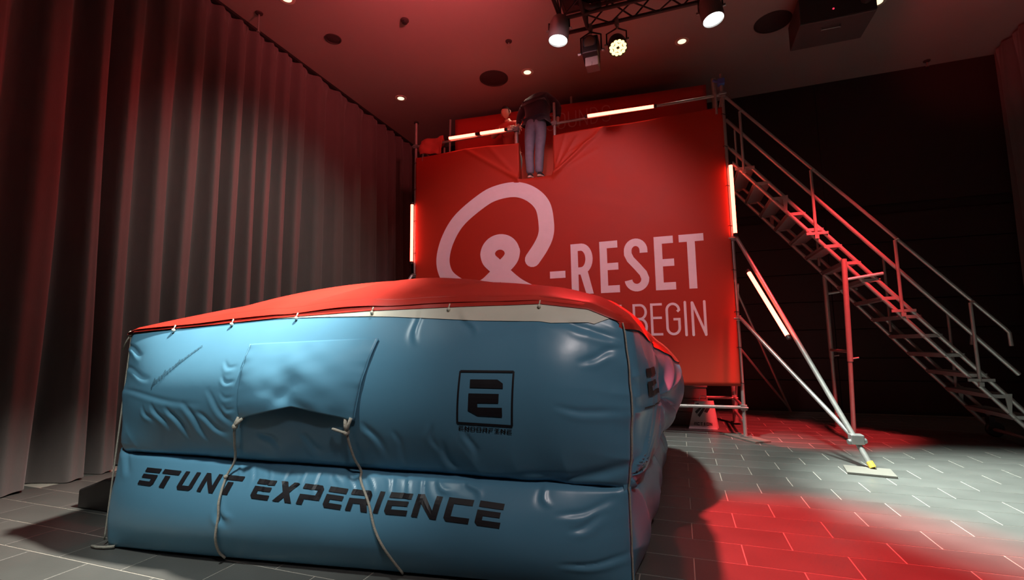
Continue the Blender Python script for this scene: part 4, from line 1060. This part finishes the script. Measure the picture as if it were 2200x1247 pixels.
# helper crouching on the platform to the left, lit red
p2 = thing('person', 'person in red light leaning over the platform rail left of the jumper', 'person', (-2.86, 8.05, ZD))
N_, E_ = [], []
N_.append(((-2.85, 8.22, 4.98), .13, .11))
chain(N_, E_, [((-2.85, 8.17, 5.12), .14, .11), ((-2.84, 8.10, 5.28), .155, .115), ((-2.83, 8.02, 5.42), .15, .105), ((-2.84, 7.97, 5.50), .06), ((-2.85, 7.93, 5.56), .055)], 0)
for sx in (-1, 1):
    chain(N_, E_, [((-2.85+sx*.10, 8.20, 4.92), .095), ((-2.85+sx*.13, 8.14, 4.70), .08), ((-2.85+sx*.13, 8.10, 4.55), .062), ((-2.85+sx*.12, 8.17, 4.35), .05), ((-2.85+sx*.12, 8.20, 4.20), .036), ((-2.85+sx*.13, 8.08, 4.175), .034)], 0)
la = chain(N_, E_, [((-3.03, 8.0, 5.40), .065), ((-3.09, 7.90, 5.28), .048), ((-3.08, 7.78, 5.16), .042), ((-2.97, 7.66, 5.16), .034), ((-2.92, 7.62, 5.16), .027)], 3)
hand_nodes((-2.92, 7.62, 5.16), (.9, -.35, -.1), (0, -.3, .9), (0, -.2, 1), N_, E_, la)
la = chain(N_, E_, [((-2.64, 8.0, 5.42), .065), ((-2.60, 7.88, 5.30), .048), ((-2.60, 7.74, 5.19), .042), ((-2.60, 7.62, 5.20), .034), ((-2.60, 7.585, 5.19), .027)], 3)
hand_nodes((-2.60, 7.585, 5.19), (0.05, -1, -.25), (-1, 0, 0), (0, 0, 1), N_, E_, la)
skin_mesh('body', N_, E_, M['skin'], p2, 2)
ho, RM = head_mesh('head', (-2.865, 7.90, 5.66), R(176), R(-10), M['skin'], p2)
hair_cap((-2.865, 7.90, 5.66), RM, p2)
N_, E_ = [], []
N_.append(((-2.85, 8.17, 5.12), .165, .13)); chain(N_, E_, [((-2.85, 8.20, 5.02), .165, .13)], 0)
chain(N_, E_, [((-2.84, 8.10, 5.28), .18, .13), ((-2.83, 8.02, 5.41), .175, .12), ((-2.84, 7.97, 5.50), .075)], 0)
chain(N_, E_, [((-3.02, 8.0, 5.40), .085), ((-3.09, 7.90, 5.28), .070), ((-3.08, 7.79, 5.17), .06)], 3)
chain(N_, E_, [((-2.65, 8.0, 5.42), .085), ((-2.60, 7.88, 5.30), .070), ((-2.60, 7.76, 5.20), .06)], 3)
skin_mesh('shirt', N_, E_, M['redcloth'], p2, 3, tweak=sw)
N_, E_ = [], []
N_.append(((-2.85, 8.22, 5.0), .15, .13)); chain(N_, E_, [((-2.85, 8.20, 5.08), .15, .12)], 0)
for sx in (-1, 1): chain(N_, E_, [((-2.85+sx*.10, 8.20, 4.90), .11), ((-2.85+sx*.13, 8.14, 4.70), .093), ((-2.85+sx*.13, 8.10, 4.55), .078), ((-2.85+sx*.12, 8.17, 4.35), .065), ((-2.85+sx*.12, 8.20, 4.22), .062)], 0)
skin_mesh('trousers', N_, E_, M['knit'], p2, 2)
for sx in (-1, 1):
    mb = MB(); c = Vector((-2.85+sx*.125, 8.10, ZD))
    mb.grid(lambda u, v: (c.x+(.042+.008*math.sin(math.pi*v))*math.cos(2*math.pi*u)*(.3 if v in (0, 1) else 1), c.y+.13-.27*v, c.z+.04+max(-.037, .045*(1-.4*v)*math.sin(2*math.pi*u))), 16, 12)
    obj('shoe', mb, M['shoe'], p2, smooth=True)

# red cloth bundled over the left end of the guard rail
def clo(u, v):
    a = u*2-1; x = -4.13+.22*a+.05*(n2(u*5, v*5)-.5); z = 5.10-.34*abs(v-.42)**.9*1.35+.16*(u)*(1-v)-.02*a
    y = 7.39+(-.075 if v > .42 else .075)*min(1, abs(v-.42)*5)+.10*(n2(u*4+7, v*4)-.5)-.04*math.sin(u*6)
    return (x, y, z)
rc = obj('red_cloth', MB().grid(clo, 22, 22), M['redcloth'], smooth=True, fix=False)
tag(rc, 'crumpled red cloth hung over the left end of the guard rail', 'cloth')
rc.modifiers.new('cloth', 'SOLIDIFY').thickness = .006

# ================================================================== LIGHTING TRUSS AND LAMPS
tt = thing('lighting_truss', 'dark box truss hanging from the ceiling at the top of the picture', 'truss', (0, 5.56, 5.55))
ya, yb_, za, zb_ = 5.42, 5.71, 5.40, 5.69; xa, xb_ = -1.21, -.92
for y in (ya, yb_):
    for z in (za, zb_): obj('chord', MB().tube((xa, y, z), (3.2, y, z), .0255, 10), M['black'], tt, smooth='auto')
for x in (xa, xb_):
    for z in (za, zb_): obj('chord', MB().tube((x, 1.0, z), (x, yb_, z), .0255, 10), M['black'], tt, smooth='auto')
brm = {}
def brace(a, b_): obj('brace', MB().tube(a, b_, .0105, 6), M['black'], tt, smooth='auto')
x = -.92; s = 0
while x < 3.0:
    x2 = x+.29
    for (pa, pb) in (((ya, za), (ya, zb_)), ((yb_, za), (yb_, zb_)), ((ya, za), (yb_, za)), ((ya, zb_), (yb_, zb_))):
        a, b_ = (pa, pb) if s % 2 == 0 else (pb, pa)
        brace((x, a[0], a[1]), (x2, b_[0], b_[1]))
    x = x2; s += 1
y = 5.42; s = 0
while y > 1.2:
    y2 = y-.29
    for (pa, pb) in (((xa, za), (xa, zb_)), ((xb_, za), (xb_, zb_)), ((xa, za), (xb_, za)), ((xa, zb_), (xb_, zb_))):
        a, b_ = (pa, pb) if s % 2 == 0 else (pb, pa)
        brace((a[0], y, a[1]), (b_[0], y2, b_[1]))
    y = y2; s += 1
for x in (xa, xb_):
    for y in (ya, yb_): brace((x, y, za), (x, y, zb_))
    brace((x, ya, za), (x, yb_, zb_))
for x, y in ((-1.06, 4.2), (-1.06, 5.56), (1.3, 5.56), (2.9, 5.56)):
    obj('hanger', MB().tube((x, y, zb_-.02), (x, y, ZC), .008, 6).box((x, y, zb_), (.34, .34, .03)), M['black'], tt)
for (a, b_) in (((-1.02, 5.35, 5.52), (-.30, 5.40, 5.60)), ((-.95, 5.30, 5.46), (-.70, 5.38, 5.44))):
    obj('cable_bundle', MB().path([a, (Vector(a)+Vector(b_))/2+Vector((0, 0, -.05)), b_], .035, 8), M['blackp'], tt, smooth=True)

def par_can(key, label, on='lens_w', clampy=None, clampx=None, body='black', leds=False, group=None):
    L_ = LAMPS[key]; c = Vector(L_['loc']); d = (Vector(L_.get('aim', L_['to']))-c).normalized()
    t_ = thing('stage_lamp', label, 'stage lamp', c, group)
    ax = -d; mt = M[body]
    if leds:
        obj('housing', MB().lathe([(.112, .006), (.114, -.012), (.119, -.012), (.118, .08), (.10, .15), (.06, .20), (.0001, .20)], c, ax, 28), mt, t_, smooth='auto')
        obj('lens_plate', MB().lathe([(.0001, -.002), (.112, -.002), (.112, .004)], c, ax, 28), M['blackp'], t_)
        u = ax.cross(Vector((0, 0, 1))).normalized(); v = ax.cross(u)
        for rr, n_ in ((.042, 6), (.086, 12)):
            for k_ in range(n_):
                a = 2*math.pi*k_/n_; q_ = c+(u*math.cos(a)+v*math.sin(a))*rr+d*.004
                obj('diode', MB().lathe([(.0235, 0), (.022, .006), (.0001, .009)], q_, d, 10), M['lens_r'], t_, smooth='auto')
        R_ = .125
    else:
        obj('housing', MB().lathe([(.095, .02), (.114, -.03), (.122, -.03), (.125, .06), (.120, .20), (.095, .27), (.05, .30), (.0001, .30)], c, ax, 28), mt, t_, smooth='auto')
        obj('lens', MB().lathe([(.0001, -.022), (.06, -.020), (.116, -.010), (.117, .0)], c, ax, 28), M[on], t_, smooth=True)
        R_ = .13
    # yoke and clamp up to the truss chord
    cl_ = Vector((clampx if clampx is not None else c.x, clampy if clampy is not None else c.y, za-.03))
    hub = c+ax*.12; side = Vector((1, 0, 0)); side = (side-ax*side.dot(ax)).normalized()
    a0 = hub+side*R_; b0 = hub-side*R_
    top = Vector((cl_.x, cl_.y, cl_.z-.06))
    obj('yoke', MB().path([a0, a0+Vector((0, 0, max(.05, top.z-a0.z-.02))), top, b0+Vector((0, 0, max(.05, top.z-b0.z-.02))), b0], .011, 8), M['black'], t_)
    obj('clamp', MB().box((cl_.x, cl_.y, cl_.z+.01), (.05, .07, .10)).tube((cl_.x, cl_.y, top.z-.01), (cl_.x, cl_.y, cl_.z), .014, 8), M['clamp'], t_)
    for q_, sg in ((a0, 1), (b0, -1)): obj('knob', MB().tube(q_, q_+side*sg*.03, .018, 8), M['clamp'], t_)
    spot('lamp_light', c+d*.05, L_['to'], L_['p'], L_['c'], L_['a'], L_['b'], .10, t_)
    return t_
G = 'stage lamps on the truss'
par_can('white_left', 'bright white stage lamp hanging at the left end of the truss', clampy=5.42, clampx=-1.21, body='greym', group=G)
par_can('white_right', 'bright white stage lamp hanging further right on the truss', clampy=5.71, body='greym', group=G)
par_can('red_par', 'red glowing lamp with a ring of diodes under the truss', leds=True, clampy=5.71, group=G)
par_can('white_near', 'white stage lamp out of view on the truss arm above the airbag', clampx=-1.21, group=G)
par_can('red_near', 'red stage lamp out of view on the truss arm, nearer the corner', leds=True, clampx=-1.21, group=G)
par_can('wash', 'pink stage lamp out of view in the middle of the truss arm', leds=True, clampx=-.92, group=G)
par_can('red_stage', 'red diode lamp beside the ringed red lamp, aimed at the back floor', leds=True, clampy=5.42, group=G) if False else None
# unlit square lamp between them
ms = thing('stage_lamp', 'unlit square black lamp with a round lens hanging between the white and red lamps', 'stage lamp', (-.89, 5.70, 5.05), G)
cx, cy = -.885, 5.70
obj('housing', MB().box((cx, cy, 5.075), (.20, .22, .27), M=Matrix.Rotation(R(-14), 3, 'X')), M['black'], ms, bevel=.012)
obj('lens', MB().lathe([(.068, 0), (.066, .012), (.0001, .018)], (cx, cy-.115, 5.12), (0, -1, -.25), 20), M['lens_o'], ms, smooth='auto')
obj('lens_ring', MB().lathe([(.070, -.01), (.082, -.01), (.082, .012), (.070, .012)], (cx, cy-.115, 5.12), (0, -1, -.25), 20), M['black'], ms, smooth='auto')
obj('base', MB().box((cx+.01, cy+.02, 4.895), (.165, .17, .12)).box((cx+.01, cy-.065, 4.86), (.02, .02, .05)), M['crate'], ms, bevel=.01)
obj('yoke', MB().path([(cx-.13, cy, 5.05), (cx-.13, cy, 5.27), (cx, cy, 5.33), (cx+.13, cy, 5.27), (cx+.13, cy, 5.05)], .011, 8), M['black'], ms)
obj('clamp', MB().box((cx, 5.71, 5.385), (.05, .07, .10)).tube((cx, 5.71, 5.30), (cx, 5.71, 5.36), .016, 8), M['clamp'], ms)
for sx in (-1, 1): obj('knob', MB().tube((cx+sx*.13, cy, 5.05), (cx+sx*.17, cy, 5.05), .02, 8), M['clamp'], ms)

for key in ('white_mid', 'front_left', 'front_right', 'red_up', 'red_stage', 'red_corner', 'curtain_wash', 'curtain_red'):  # unseen spots without lamp bodies, put in for their light
    L_ = LAMPS[key]; spot('unseen_light_'+key, L_['loc'], L_['to'], L_['p'], L_['c'], L_['a'], L_['b'], .15)
